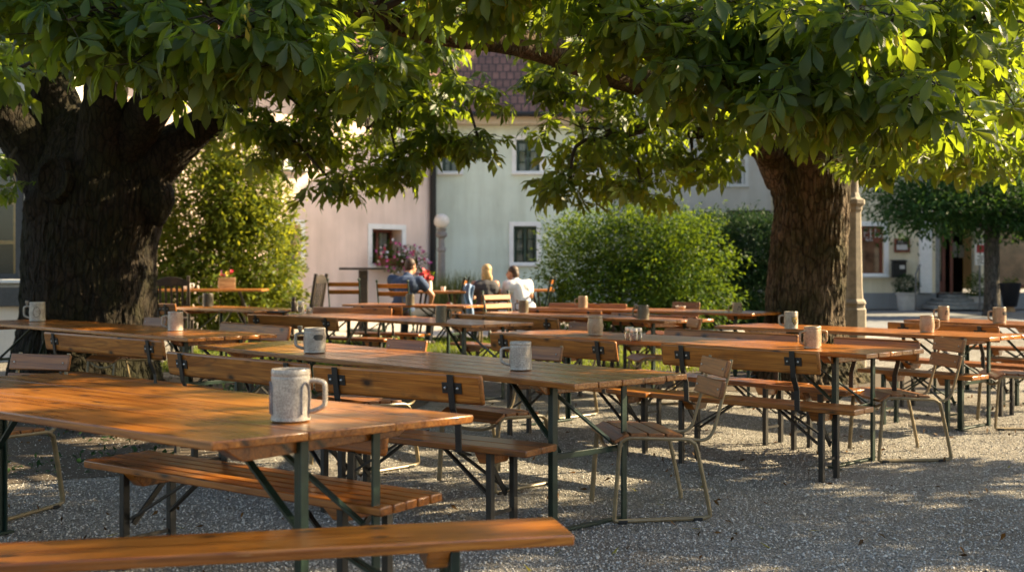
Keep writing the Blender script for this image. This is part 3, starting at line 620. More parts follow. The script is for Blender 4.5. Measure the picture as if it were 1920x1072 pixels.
# unseen tree added right of the view, its crown lobes shaped to shade the near gravel
def shade_tree(base, lobes, label):
    t = thing('chestnut_tree', base, 0, label, 'tree'); mb = MB(); bark_tube(mb, [(0, 0, -.1, .5), (0, 0, .8, .4), (.05, 0, 2.2, .36), (0, .1, 4, .25)], 60, 60, .03, 6, 9.3, .04); mb.obj('trunk', 'bark', t)
    fo = Foliage(77)
    for c, rad, n in lobes: fo.blob(Vector(c), rad, n, .27, hi=False)
    fo.build('crown', 'leaf', t); return t
SHADE = shade_tree((9.2, 7.2, 0), [((0, 1.0, 3.9), (1.9, 1.5, 1.5), 120), ((0, -.6, 4.2), (1.9, 1.5, 1.7), 120), ((.2, -2.2, 4.3), (2.0, 1.5, 1.8), 110), ((.5, -3.8, 4.4), (2.0, 1.5, 1.8), 90), ((0, -.2, 6.4), (1.7, 1.3, 1.1), 48), ((.3, -2.0, 6.6), (1.7, 1.3, 1.2), 44), ((0, 1.3, 6.9), (1.7, 1.4, 1.3), 46)], 'unseen chestnut tree added right of the view to shade the gravel')
# ------------------------------------------------------------------ furniture
def boards(mb, L_, W_, n, z, th, gap, skew=0., y0=0., endvar=0.):
    bw = (W_-gap*(n-1))/n
    for i in range(n):
        y = y0-W_/2+bw/2+i*(bw+gap); e = random.uniform(-endvar, endvar); e2 = random.uniform(-endvar, endvar)
        x0 = -L_/2+e; x1 = L_/2+e2; k = skew
        vs = [(x+k*(yy), yy, zz) for x in (x0, x1) for yy in (y-bw/2, y+bw/2) for zz in (z-th, z)]
        mb.add(vs, [(0, 1, 3, 2), (4, 6, 7, 5), (0, 4, 5, 1), (2, 3, 7, 6), (0, 2, 6, 4), (1, 5, 7, 3)])
def table(A, Lpt, W_, label, mat='table', skew=0., n=5, lp=(-.31, .31), inset=.34, gap=.004, group='long beer garden tables'):
    # A: near right corner of the top, Lpt: left end of the near long edge
    A = Vector((A.x, A.y, A.z)); d = Vector((A.x-Lpt.x, A.y-Lpt.y, 0)); L_ = d.length; d.normalize(); e = Vector((-d.y, d.x, 0))
    c = A-d*(L_/2)+e*(W_/2)+d*(skew*W_/2); base = gz(c.y); top = (A.z+Lpt.z)/2-base
    t = thing('beer_table', (c.x, c.y, base), math.atan2(d.y, d.x), label, 'table', group)
    mb = MB(); boards(mb, L_, W_, n, top, .03, gap, skew, 0, .003); mb.obj('tabletop', mat, t, .005)
    for sx in (-1, 1):
        x = sx*(L_/2-inset); m = MB(); z1 = top-.0325
        vs = [(x-.03, -W_*.36, z1-.05), (x+.03, -W_*.36, z1-.05), (x+.03, W_*.36, z1-.05), (x-.03, W_*.36, z1-.05), (x-.03, -W_*.44, z1), (x+.03, -W_*.44, z1), (x+.03, W_*.44, z1), (x-.03, W_*.44, z1)]
        m.add(vs, [(3, 2, 1, 0), (4, 5, 6, 7), (0, 1, 5, 4), (1, 2, 6, 5), (2, 3, 7, 6), (3, 0, 4, 7)]); m.obj('cleat', mat, t, .004)
        xl = x+sx*.045; zc = top-.034
        for sy, ly in ((-1, lp[0]), (1, lp[1])):
            g = MB(); g.box((xl, ly*W_, zc/2), (.012, .036, zc)); g.box((xl-sx*.016, ly*W_+sy*.0135, zc/2-.003), (.024, .008, zc-.01)); g.obj('leg', 'green', t, .002)
        g = MB(); g.box((xl-sx*.012, W_*(lp[0]+lp[1])/2, .38), (.012, W_*(lp[1]-lp[0])-.03, .03)); g.obj('crossbar', 'green', t, .002)
        g = MB(); g.box((xl-sx*.030, W_*(lp[0]+lp[1])/2, .012), (.04, W_*(lp[1]-lp[0]+.08), .012)); g.beam((xl-sx*.03, W_*(lp[0]+.01), .014), (xl+sx*.05, W_*(lp[0]-.05), .006), .03, .008); g.obj('foot_bar', 'green', t, .002)
        for ly in lp:
            g = MB(); g.beam((xl-sx*.02, ly*W_*.8, .40), (xl-sx*.52, ly*W_*.35, zc-.008), .028, .010); g.obj('brace', 'green', t)
    return t
def bench(c, ang, L_, label, backed=False, W_=.27, n=2, z=.46, group='beer garden benches', mat='bench', legs=True, backL=None, backz=.81, shift=0., scale=1., endleg=.28):
    # local x along the bench; with a back: backrest at y = 0, seat towards +y
    t = thing('bench_with_backrest' if backed else 'beer_bench', (c.x, c.y, gz(c.y)), ang, label, 'bench', group)
    yc = .22 if backed else 0.
    mb = MB(); boards(mb, L_, W_, n, z, .034, .005, 0, yc, .004)
    for k in range(len(mb.v)): mb.v[k] = (mb.v[k][0]+shift,)+mb.v[k][1:]
    mb.obj('seat', mat, t, .006); lm = 'black' if backed else 'green'
    for sx in (-1, 1):
        x = shift+sx*(L_/2-endleg); m = MB(); z1 = z-.0365
        vs = [(x-.035, yc-W_*.26, z1-.06), (x+.035, yc-W_*.26, z1-.06), (x+.035, yc+W_*.26, z1-.06), (x-.035, yc+W_*.26, z1-.06), (x-.035, yc-W_*.42, z1), (x+.035, yc-W_*.42, z1), (x+.035, yc+W_*.42, z1), (x-.035, yc+W_*.42, z1)]
        m.add(vs, [(3, 2, 1, 0), (4, 5, 6, 7), (0, 1, 5, 4), (1, 2, 6, 5), (2, 3, 7, 6), (3, 0, 4, 7)]); m.obj('cleat', mat, t, .004)
        xl = x+sx*.05
        for sy in (-1, 1):
            g = MB(); g.box((xl, yc+sy*W_*.36, z1/2), (.030, .034, z1)); g.obj('leg', lm, t, .003)
        g = MB(); g.box((xl, yc, .13), (.010, W_*.72-.04, .016)); g.obj('crossbar', lm, t)
        g = MB(); g.beam((xl-sx*.02, yc-W_*.30, .22), (xl-sx*.34, yc-W_*.1, z1-.006), .022, .010); g.beam((xl-sx*.034, yc+W_*.30, .20), (xl-sx*.03, yc-W_*.30, z1-.02), .010, .024); g.beam((xl-sx*.02, yc+W_*.30, .22), (xl-sx*.34, yc+W_*.1, z1-.006), .022, .010); g.obj('brace', lm, t)
    if backed:
        bl = backL or L_-.3; hb = .145*scale
        m = MB(); boards(m, bl, hb, 1, 0, .030, 0)
        tl = math.radians(-9); vs = []
        for x, y, zz in m.v:     # stand the board up, leaning away from the seat
            Y_ = zz; Z_ = y; vs.append((x, Y_*math.cos(tl)+Z_*math.sin(tl), backz-hb/2+Z_*math.cos(tl)))
        m.v = vs; m.obj('backrest', 'back', t, .016, seg=3)
        for sx in (-1, 1):
            x = sx*(bl/2-.17); g = MB()
            pts = [(x, .10, z-.05), (x, .02, z-.02), (x, .015, z+.10), (x, -.027, backz-hb-.02), (x, -.0505, backz-.006)]
            for i in range(len(pts)-1): g.beam(pts[i], pts[i+1], .034, .008, (0, 1, 0) if i else (0, 0, 1))
            g.obj('strap', 'black', t)
            g = MB(); g.box((x, -.0332, backz-hb*.48), (.115, .006, .052), Matrix.Rotation(math.radians(9), 3, 'X')); pl = g.obj('bracket_plate', 'black', t, .001)
            for q in (-1, 1): bt = MB(); bt.ball((x+q*.036, -.0385, backz-hb*.48), .0075, 8, 6); bt.obj('bolt', 'bolt', pl)
    return t
def backed_px(u0, v0, u1, v1, label, side='near', ext=.17, z=.81, W_=.27, n=2, **kw):
    a = at(u0, v0, z); b = at(u1, v1, z); d = Vector((b.x-a.x, b.y-a.y, 0)); bl = d.length; c = (a+b)/2; ang = math.atan2(d.y, d.x)
    if side == 'far': ang += PI
    return bench(c, ang, bl+2*ext, label, True, W_, n, backL=bl, group='benches with bolted backrests', backz=z, **kw)
def chair_base():
    t = thing('metal_chair', (0, 0, 0), 0, '', 'chair', 'tubular garden chairs with wooden slats')
    def loop(x, closed):
        p = [(x, .245, .022), (x, .24, .06), (x, .215, .38), (x, .195, .425), (x, .15, .437), (x, 0, .430), (x, -.13, .424), (x, -.175, .405), (x, -.2, .36), (x, -.265, .06), (x, -.262, .022)]
        if closed: q = [(x, .225, .014)]; r = [(x, -.235, .014)]; pts = spline(p, 44)+[Vector(r[0]), Vector(q[0])]
        else: pts = spline(p, 44)
        m = MB(); m.tube(pts, .0150, 8, closed, .75); return m
    loop(-.24, True).obj('side_frame', 'tan', t); loop(.24, False).obj('side_frame', 'tan', t)
    m = MB()
    for i, (y, z, tl) in enumerate([(.205, .436, -28), (.115, .452, 0), (.02, .447, 3), (-.075, .442, 3)]):
        m.box((0, y, z), (.50, .085, .020), Matrix.Rotation(math.radians(tl), 3, 'X'))
    m.obj('seat_slats', 'chairwood', t, .004)
    m = MB(); m.tube(spline([(-.225, .2, .40), (-.1, .215, .36), (.1, .215, .36), (.225, .2, .40)], 10), .010, 6); m.obj('front_rail', 'tan', t)
    for x in (-.165, .165):
        m = MB(); m.tube(spline([(x, -.05, .414), (x, -.17, .412), (x, -.255, .405), (x, -.305, .435), (x, -.335, .52), (x, -.385, .70), (x, -.415, .825)], 24), .0115, 8, False, .8); m.obj('back_post', 'tan', t)
    for z0, y0 in ((.668, -.352), (.775, -.3785)):
        m = MB(); m.box((0, y0, z0), (.40, .024, .092), Matrix.Rotation(math.radians(14), 3, 'X')); o = m.obj('back_slat', 'chairwood', t, .006)
        for x in (-.165, .165): b = MB(); b.tube([(x, y0-.030, z0), (x, y0+.010, z0)], .003, 6); b.ball((x, y0+.0135, z0), .006, 8, 6); b.ball((x, y0-.030, z0), .006, 8, 6); b.obj('bolt', 'bolt', o)
    for y in (.2, -.2): m = MB(); m.box((-.24, y, .010), (.034, .05, .018)); m.obj('rubber_foot', 'rubber', t, .003)
    return t
CH0 = [None]
def chair(c, face, label, group=None):
    rz = math.atan2(-face[0], face[1])
    if CH0[0] is None: CH0[0] = chair_base(); o = CH0[0]; o.location = (c[0], c[1], gz(c[1])); o.rotation_euler = (0, 0, rz); o['label'] = label; return o
    return dup(CH0[0], (c[0], c[1], gz(c[1])), rz, label)
# --- tables
table(Vector((.0, 0, 0))+at(398, 828, .77), at(-330, 723, .77), .995, 'closest table with glossy orange boards, cut by the left edge, under one big stein', skew=.21, n=3, lp=(-.12, .22), inset=.16, gap=.002).name = 'beer_table'
def tab(ax, ay, lx, ly, W_, label, **kw): return table(at(ax, ay, .77), at(lx, ly, .77), W_, label, **kw)
tab(1078, 720, 370, 646, .80, 'long weathered table in the middle with two speckled steins and grey worn boards', mat='table_worn')
tab(1625, 664, 924, 623, .74, 'long sunlit table with three little glass shakers between its mugs', n=5)
tab(1856, 633, 1339, 610, .74, 'half shaded table before the right tree trunk, a shield mug on its dark end', n=4)
table(at(1960, 612, .77), at(1694, 599, .77), .76, 'farthest table on the right beside the street carrying two tan mugs', n=4)
tab(1410, 595, 991, 570, .8, 'sunny orange table in front of the big round bush', n=4)
tab(1246, 604, 907, 583, .74, 'dark grey-green table behind the sunlit one with two dark mugs', mat='table_worn', n=4)
tab(884, 610, 540, 589, .8, 'shaded brown table in the centre holding one brown mug and little spice jars', n=5)
tab(476, 588, 312, 570, .78, 'dark table next to the burled trunk with a black menu on its right end', mat='table_worn', n=4)
tab(352, 634, -60, 602, .82, 'dark shaded table right in front of the huge dark trunk, cut by the left edge', mat='table_worn', n=5)
tab(870, 578, 641, 566, .66, 'small table behind the centre with one dark mug in front of the man in blue', mat='table_worn', n=4)
# --- benches without backs
fa = at(1096, 999, .48); fb = at(1022, 970, .48); dd = Vector((fb.x+1.6-(fb.x), .35, 0)).normalized(); Lb = 2.3
ends = (fa+fb)/2; cc = ends-dd*(Lb/2); bench(Vector((cc.x, cc.y, 0)), math.atan2(dd.y, dd.x), Lb, 'closest backless bench along the bottom edge with glossy orange wood', n=1, W_=.27, z=.48, mat='table', endleg=.42)
def bench_px(ax, ay, lx, ly, W_, label, z=.46, n=2, **kw):     # near right corner and left end of the near edge
    a = at(ax, ay, z); l = at(lx, ly, z); d = Vector((a.x-l.x, a.y-l.y, 0)); L_ = d.length; d.normalize(); e = Vector((-d.y, d.x, 0)); c = a-d*L_/2+e*W_/2
    return bench(c, math.atan2(d.y, d.x), L_, label, False, W_, n, z, **kw)
bench_px(1823, 706, 1607, 690, .27, 'backless bench with lit end boards below the front edge of the half shaded table')
bench_px(1990, 655, 1815, 649, .27, 'farthest backless bench on the right, seat lit orange, just before the street')
bench_px(1990, 681, 1838, 669, .27, 'backless bench on the far right between the street side table and the half shaded table')
# --- benches with backs
b1 = at(710, 952, .46); b2 = at(152, 862, .46); d1 = Vector((b1.x-b2.x, b1.y-b2.y, 0)); L1 = d1.length; d1.normalize(); e1 = Vector((-d1.y, d1.x, 0)); c1 = b1-d1*L1/2+e1*.40
t1 = bench(Vector((c1.x, c1.y, 0)), math.atan2(d1.y, d1.x)+PI, L1, 'low bench of five narrow boards pushed under the closest table', True, .34, 5, backL=1.1, backz=.70, group='benches with bolted backrests')
backed_px(594, 682, 910, 702, 'knotty orange backrest bench right of the closest big stein, in front of the weathered table')
backed_px(321, 657, 587, 680, 'pale brown backrest bench left of the closest big stein, partly hidden by it')
backed_px(90, 621, 312, 637, 'backrest bench in front of the dark table under the huge trunk')
backed_px(924, 623, 1160, 639, 'dark backrest bench at the left half of the sunlit table with shakers', n=2)
backed_px(1244, 643, 1540, 658, 'long backrest bench at the right half of the sunlit table, nearest to the right chair')
backed_px(1243, 615, 1494, 627, 'backrest bench behind the left part of the sunlit table, its seat glinting', 'far')
backed_px(1560, 631, 1722, 639, 'backrest bench behind the right part of the sunlit table, reaching behind the right chair', 'far', ext=.0, shift=.34)
backed_px(1667, 603, 1876, 611, 'rightmost backrest bench in front of the farthest table by the street')
backed_px(411, 603, 540, 612, 'short backrest bench behind the right end of the dark table by the huge trunk', 'far')
backed_px(282, 567, 332, 570, 'tiny backrest bench end just right of the huge trunk below the dark slatted chair')
backed_px(468, 588, 636, 595, 'dark backrest bench in front of the shaded brown table with spice jars')
backed_px(585, 572, 733, 580, 'dark backrest bench behind the shaded brown table', 'far')
backed_px(664, 570, 756, 575, 'dark backrest bench in front of the small table of the man in blue')
backed_px(847, 586, 1050, 597, 'long dark backrest bench in front of the grey-green table')
backed_px(1028, 565, 1174, 572, 'orange backrest bench behind the sunny table, against the round bush', 'far')
backed_px(991, 577, 1130, 584, 'sunlit orange backrest bench in front of the left half of the table by the bush')
backed_px(1150, 585, 1310, 593, 'sunlit orange backrest bench in front of the right half of the table by the bush')
# --- chairs
chair((.72, 6.13), (-.985, -.17), 'lone tan-framed chair standing on the gravel at the right end of the weathered table')
chair((2.68, 7.98), (-.985, -.12), 'tan-framed chair in full sun at the right end of the sunlit table')
chair((-.98, 7.55), (-.68, -.73), 'tan-framed chair behind the middle of the weathered table, left of the second grey stein')
chair((-.10, 6.95), (-.70, -.71), 'tan-framed chair behind the weathered table, its back right behind the second grey stein')
chair((-2.78, 6.12), (-.3, -.95), 'tan-framed chair behind the closest table at the left edge, backrest facing the trunk')
chair((4.18, 9.5), (-.98, .1), 'tan-framed chair cut off by the right edge of the photo at the half shaded table')
chair((-3.85, 11.3), (-.65, -.76), 'chair with its slatted back in front of the right foot of the huge trunk')
chair((.40, 10.25), (-.72, -.70), 'chair behind the left end of the sunlit table, back next to the barrel shaped mug')
chair((1.42, 11.3), (-.985, -.12), 'shaded chair at the right end of the grey-green table, gap between its back slats open')
chair((2.05, 14.7), (-.6, -.8), 'chair behind the right part of the table by the bush, backrest glowing orange')
def folding_base():
    t = thing('folding_chair', (0, 0, 0), 0, '', 'chair', 'folding chairs with two orange slats')
    for x in (-.23, .23):
        m = MB(); m.beam((x, .20, .01), (x, -.16, .50), .012, .026, (0, 1, 0)); m.beam((x, -.16, .50), (x, -.27, .96), .012, .026, (0, 1, 0)); m.ball((x, -.275, .97), .02, 8, 6); m.obj('back_post', 'green', t)
        x2 = x*.88; m = MB(); m.beam((x2, -.22, .01), (x2, .2, .44), .012, .024, (0, 1, 0)); m.obj('leg', 'green', t)
    for z, y in ((.90, -.243), (.79, -.217)):
        m = MB(); m.box((0, y, z), (.47, .016, .062), Matrix.Rotation(math.radians(13), 3, 'X')); m.obj('back_slat', 'orange', t, .004)
    m = MB()
    for i in range(6): m.box((0, .2-i*.072, .455), (.43, .05, .018))
    m.obj('seat_slats', 'orange', t, .003); return t
FC0 = folding_base()
def fchair(c, face, label, first=False):
    rz = math.atan2(-face[0], face[1])
    if first: FC0.location = (c[0], c[1], gz(c[1])); FC0.rotation_euler = (0, 0, rz); FC0['label'] = label; return FC0
    return dup(FC0, (c[0], c[1], gz(c[1])), rz, label)
fchair((-2.40, 16.8), (.12, 1), 'empty folding chair below the bar table against the pink house', True)
fchair((-1.63, 16.45), (.22, .97), 'folding chair the man in the blue t-shirt sits on')
fchair((-.95, 17.2), (-1, .1), 'folding chair seen from the side facing the man in blue, red shoe beside it')
fchair((.36, 17.5), (-1, .15), 'folding chair seen from the side at the right of the man in white')
chair((-.20, 15.9), (.05, 1), 'chair with sunlit orange back slats just in front of the blonde woman')
bench(Vector((-.17, 17.36, 0)), .08, 1.25, 'backless bench the blonde woman and the man in white share', z=.46)
fchair((-.02, 14.55), (.7, -.7), 'folding chair at the left end of the grey-green table, back turned to the bush')
def dark_base():
    t = thing('slatted_wooden_chair', (0, 0, 0), 0, '', 'chair', 'dark high-backed wooden chairs')
    for x in (-.23, .23):
        m = MB(); m.beam((x, -.22, 0), (x, -.22, .46), .04, .045, (0, 1, 0)); m.beam((x, -.22, .46), (x, -.32, 1.06), .04, .045, (0, 1, 0)); m.obj('back_post', 'darkwood', t, .006)
        m = MB(); m.box((x, .21, .22), (.045, .045, .44)); m.obj('leg', 'darkwood', t, .005)
    m = MB(); m.box((0, 0, .455), (.52, .50, .035)); m.obj('seat', 'darkwood', t, .01)
    m = MB(); P_ = []
    n = 14
    for i in range(n+1):
        x = -.21+.42*i/n; P_.append((x, .06*(1-(x/.21)**2)))
    vs = [(x, y, z+zz) for (x, h) in P_ for (y, zz) in ((-.300, .92), (-.322, .92)) for z in (0, .07+h)]
    fs = []
    for i in range(n):
        a = i*4; b = a+4; fs += [(a, b, b+1, a+1), (a+2, a+3, b+3, b+2), (a+1, b+1, b+3, a+3), (a, a+2, b+2, b)]
    fs += [(0, 1, 3, 2), (n*4, n*4+2, n*4+3, n*4+1)]; m.add(vs, fs); m.obj('top_rail', 'darkwood', t, .004)
    for i in range(5):
        x = -.15+.075*i; m = MB(); m.beam((x, -.228, .50), (x, -.309, .925), .032, .014, (0, 1, 0)); m.obj('back_slat', 'darkwood', t, .003)
    return t
DC0 = dark_base(); DC0.location = (-4.78, 16.2, gz(16.2)); DC0.rotation_euler = (0, 0, .18); DC0['label'] = 'dark slatted chair seen from behind, just right of the huge trunk'
dup(DC0, (-3.08, 16.7, gz(16.7)), math.radians(80), 'dark slatted chair seen from the side in front of the left pink wall')
# --- far tables
def plain_table(c, ang, L_, W_, h, label, mat='orange', n=4):
    t = thing('garden_table', (c[0], c[1], gz(c[1])), ang, label, 'table'); mb = MB(); boards(mb, L_, W_, n, h, .034, .004); mb.obj('tabletop', mat, t, .005)
    for sx in (-1, 1):
        m = MB(); m.beam((sx*L_*.36, -W_*.4, 0), (sx*L_*.24, W_*.3, h-.036), .05, .03, (1, 0, 0)); m.obj('leg', 'black', t)
        m = MB(); m.beam((sx*L_*.36+.06, W_*.4, 0), (sx*L_*.24+.06, -W_*.3, h-.036), .05, .03, (1, 0, 0)); m.obj('leg', 'black', t)
    return t
plain_table((-4.75, 18.2), math.radians(4), 1.65, .8, .775, 'small table with a flower box in front of the big leafy shrub')
plain_table((-1.15, 17.25), math.radians(6), .86, .75, .775, 'small table with red flowers in front of the man in blue')
plain_table((.05, 18.3), math.radians(2), 1.2, .75, .77, 'small table the blonde woman and the man in white lean towards')
bt = thing('bar_table', (-2.62, 20.2, .23), .1, 'tall dark bar table standing before the window flowers', 'table')
m = MB(); boards(m, .82, .5, 2, 1.12, .04, .004); m.obj('tabletop', 'darkwood', bt, .005); m = MB(); m.box((0, 0, .54), (.16, .16, 1.07)); m.obj('post', 'darkwood', bt, .006); m = MB(); m.box((0, 0, .02), (.5, .5, .04)); m.obj('foot_plate', 'black', bt, .005)
# ------------------------------------------------------------------ things on the tables
def mug(u, v, hpx, label, mat='mug', hd='left', barrel=False, wid=.80, badge=None, lever=False, panel=False):
    c = at(u, v, .772); h = hpx/F*c.y; r = h*wid/2
    t = thing('beer_mug', c, 0, label, 'mug', 'stoneware beer mugs'); b = .06*r if not barrel else .14*r
    prof = [(r*.90, 0), (r*.985, .004), (r, h*.03), (r*.97, h*.085), (r*.955+b*.2, h*.12), (r*.955+b, h*.45), (r*.95+b*.2, h*.80), (r*.97, h*.84), (r*.94, h*.87), (r*.97, h*.90), (r*.955, h*.985), (r*.93, h), (r*.86, h*.985), (r*.84, h*.5), (r*.82, h*.06), (.001, h*.055)]
    m = MB(); m.lathe(prof, 40); m.obj('body', mat, t)
    a = {'left': PI, 'right': 0, 'frontleft': PI*1.12, 'backright': PI*.16, 'back': PI*.55}[hd]; ca, sa = math.cos(a), math.sin(a)
    def hp(x, z): return (ca*x, sa*x, z)
    pts = spline([hp(r*.90, h*.76), hp(r*1.2, h*.775), hp(r*1.62, h*.74), hp(r*1.72, h*.66), hp(r*1.72, h*.36), hp(r*1.6, h*.27), hp(r*1.25, h*.20), hp(r*.90, h*.17)], 26)
    m = MB(); m.tube(pts, r*.165, 10, False, .8); m.obj('handle', mat, t)
    if lever:
        m = MB(); m.lathe([(r*.16, 0), (r*.2, h*.02), (r*.12, h*.06), (r*.2, h*.18), (r*.25, h*.30), (r*.15, h*.32)], 12, hp(r*1.32, h*.76)); m.obj('thumb_lever', 'pewter', t)
    def patch(name, mt, az, z0, z1, w, shape, off=.002):
        m = MB(); N_ = 10; K = 10; vs = []; fs = []
        for j in range(K+1):
            tt = j/K; ww = w*shape(tt)
            for i in range(N_+1):
                an = az+(i/N_-.5)*ww; zz = h*(z0+(z1-z0)*tt)
                rr = r*.955+b*(1-abs(zz/h-.45)/.4*.8)+off; vs.append((rr*math.cos(an), rr*math.sin(an), zz))
        for j in range(K):
            for i in range(N_): q = j*(N_+1)+i; fs.append((q, q+1, q+N_+2, q+N_+1))
        m.add(vs, fs); return m.obj(name, mt, t)
    if badge == 'dark': patch('badge', 'badge', -PI*.5+.55, .52, .74, 1.0, lambda q: .55+.45*math.sin(q*PI)+.12*math.sin(q*17))
    if badge == 'shield':
        patch('shield_border', 'badge', -PI*.5+.35, .22, .70, .95, lambda q: min(1, .25+1.6*q), .0015)
        patch('shield', 'gold', -PI*.5+.35, .27, .67, .78, lambda q: min(1, .2+1.6*q), .003)
        for sg in (-1, 1):
            m = MB(); an = -PI*.5+.35; rr = r*.955+b+.005
            m.tube([((rr)*math.cos(an+sg*.22*q), (rr)*math.sin(an+sg*.22*q), h*(.46+.13*q)) for q in (-1, 0, 1)], .0035, 6); m.obj('shield_cross', 'badge', t)
    if badge == 'print':
        for k, (z0, w) in enumerate(((.58, .55), (.40, .25), (.40, .2))): patch('print', 'badge', -PI*.5+.25+(0, -.25, .22)[k], z0, z0+.12, w, lambda q: .8+.25*math.sin(q*9+k))
    if badge == 'ring':
        m = MB(); an0 = -PI*.5+.3
        m.tube([((r*.955+b+.002)*math.cos(an0+.42*math.cos(q)), (r*.955+b+.002)*math.sin(an0+.42*math.cos(q)), h*(.48+.26*math.sin(q))) for q in [2*PI*i/28 for i in range(28)]], .0022, 5, True); m.obj('relief_ring', 'badge', t)
    if panel:
        for az in (-PI*.5-1.2, -PI*.5+1.0):
            m = MB(); pts = [((r*.955+b*.8+.0015)*math.cos(az+x), (r*.955+b*.8+.0015)*math.sin(az+x), h*z) for x, z in ((-.25, .14), (-.25, .55), (-.2, .68), (0, .76), (.2, .68), (.25, .55), (.25, .14))]
            m.tube(spline(pts, 24), .0028, 6); m.obj('relief_arch', 'mugbluegrey', t)
    return t
M['mugbluegrey'] = stoneware('blue_grey_glaze', (.20, .20, .23), (.10, .10, .12))
mug(545, 788, 97, 'biggest grey stein, alone on the closest glossy table', hd='right', wid=.77, panel=True)
mug(976, 693, 53, 'speckled grey stein near the right end of the weathered table')
mug(590, 661, 47, 'speckled stein with a dark badge and upright lid lever on the weathered table', lever=True, badge='dark', wid=.88)
mug(329, 620, 36, 'grey mug with a square handle on the table right of the huge trunk')
mug(70, 602, 36, 'grey mug with a relief ring and lid lever before the huge trunk, far left', lever=True, badge='ring')
mug(1116, 628, 36, 'barrel shaped brownish mug left of the three glass shakers', 'mugbrown', 'back', True, .78)
mug(1522, 653, 41, 'shiny mug on the right end of the sunlit table, front one of a touching pair', 'mugbrown', 'frontleft', wid=.74)
mug(1526, 649, 38, 'mug half hidden behind the shiny one at the right end of the sunlit table', 'mugbrown', 'right', wid=.74)
mug(1483, 616, 32, 'mug with an ochre shield standing in front of the right tree trunk', 'mug', 'left', badge='shield')
mug(1738, 623, 32, 'plain tan mug with its handle to the right on the half shaded table', 'mugbrown', 'right', True)
mug(1769, 600, 26, 'tan mug with dark marks, left one on the farthest table by the street', 'mugbrown', badge='print', lever=False)
mug(1874, 606, 30, 'tan mug, right one on the farthest table by the street', 'mugbrown', badge='dark')
mug(1093, 577, 22, 'pale mug at the left end of the table by the bush', 'mugbrown')
mug(1382, 590, 23, 'pale mug near the trunk end of the table by the bush', 'mugbrown', badge='print')
mug(1206, 600, 28, 'dark mug at the right end of the grey-green table', 'mugshaded', lever=True)
mug(982, 586, 23, 'dark mug at the left end of the grey-green table, below the man in white', 'mugshaded', lever=True)
mug(769, 572, 21, 'dark mug on the small table behind the back of the man in blue', 'mugshaded')
mug(827, 604, 31, 'square brown mug with handle to the right on the shaded brown table', 'mugshaded', 'right', False, .7)
mug(390, 575, 25, 'dark mug on the table in front of the flower box', 'mugshaded')
def shaker(u, v, hpx, label, name='glass_shaker', fill='orange', hh=.772, rw=.36):
    c = at(u, v, hh); h = hpx/F*c.y; r = h*rw; t = thing(name, c, 0, label, 'shaker', 'glass salt and spice shakers')
    m = MB(); m.lathe([(r*.9, 0), (r, .003), (r, h*.68), (r*.85, h*.72), (r*.80, h*.715), (r*.86, h*.66), (r*.88, .006), (.001, .005)], 16); m.obj('jar', 'clear', t)
    m = MB(); m.lathe([(r*.84, .007), (r*.84, h*.5), (.001, h*.5)], 14); m.obj('filling', fill, t)
    m = MB(); m.lathe([(r*.98, h*.70), (r*1.0, h*.74), (r*.95, h*.96), (r*.6, h), (.001, h)], 16); m.obj('lid', 'bolt', t); return t
shaker(1180, 636, 24, 'leftmost of three small glass shakers on the sunlit table')
shaker(1188, 638, 23, 'middle one of three small glass shakers on the sunlit table')
shaker(1196, 637, 23, 'rightmost of three small glass shakers on the sunlit table', fill='pot')
shaker(564, 586, 22, 'larger glass jar beside the brown spice mill on the shaded table', fill='mug', rw=.32)
shaker(579, 588, 12, 'tiny glass shaker right of the larger jar on the shaded table', fill='pot', rw=.45)
t = thing('spice_mill', at(551, 584, .772), 0, 'brown spice mill on the dark table beside the glass jar', 'mill'); m = MB(); m.lathe([(.034, 0), (.036, .01), (.030, .05), (.033, .11), (.026, .125), (.022, .14), (.028, .155), (.02, .175), (.001, .18)], 18); m.obj('body', 'leather', t)
mn = at(517, 585.5, .772); t = thing('menu', mn, -.6, 'closed black menu lying on the right end of the dark table by the huge trunk', 'menu'); m = MB(); m.box((0, 0, .008), (.30, .21, .016)); m.obj('cover', 'blackmat', t, .003)
m = MB(); m.lathe([(.05, 0), (.062, .012), (.065, .03), (.058, .03), (.052, .012), (.001, .01)], 20); o = m.obj('ashtray', 'pot'); p = at(1276, 578, .78); o.location = p; tag(o, 'small pale ashtray on the table by the bush', 'ashtray')
def flowers(mb_leaf, c, rad, n, rng): pass
def blossom_mesh(name, cs, r, mat, parent):
    V = []; T = []; o = 0
    for c in cs:
        ax = Vector((random.uniform(-1, 1), random.uniform(-1.2, .2), random.uniform(-.2, 1))).normalized(); q = ax.to_track_quat('Z', 'Y').to_matrix()
        k = 5; vs = [Vector((0, 0, -.15*r))]
        for i in range(k*2): a = 2*PI*i/(k*2); rr = r*(1. if i % 2 == 0 else .72)*random.uniform(.85, 1.1); vs.append(Vector((rr*math.cos(a), rr*math.sin(a), .22*r)))
        V += [q @ v+Vector(c) for v in vs]; T += [(o, o+1+i, o+1+(i+1) % (2*k)) for i in range(2*k)]; o += len(vs)
    ob = tri_mesh(name, np.array([tuple(v) for v in V]), np.array(T), mat, parent); ob['kind'] = 'stuff'; return ob
def leafcloud(name, n, fn, size, mat, parent, seed, aspect=.5, droop=.25):
    r = np.random.default_rng(seed); pos, out = fn(r, n); n = len(pos)
    fwd = out*.8+r.normal(0, .55, (n, 3)); fwd[:, 2] -= droop; up = np.tile([0, 0, 1.], (n, 1))+r.normal(0, .5, (n, 3))+out*.5
    v, u, t = leaflet(1); v = v.copy(); v[:, 0] *= aspect/.38
    vv, uu, tt = place([(v, u, t)], pos, frames(fwd, up), size*r.uniform(.6, 1.25, n), r); return tri_mesh(name, vv, tt, mat, parent, uu)
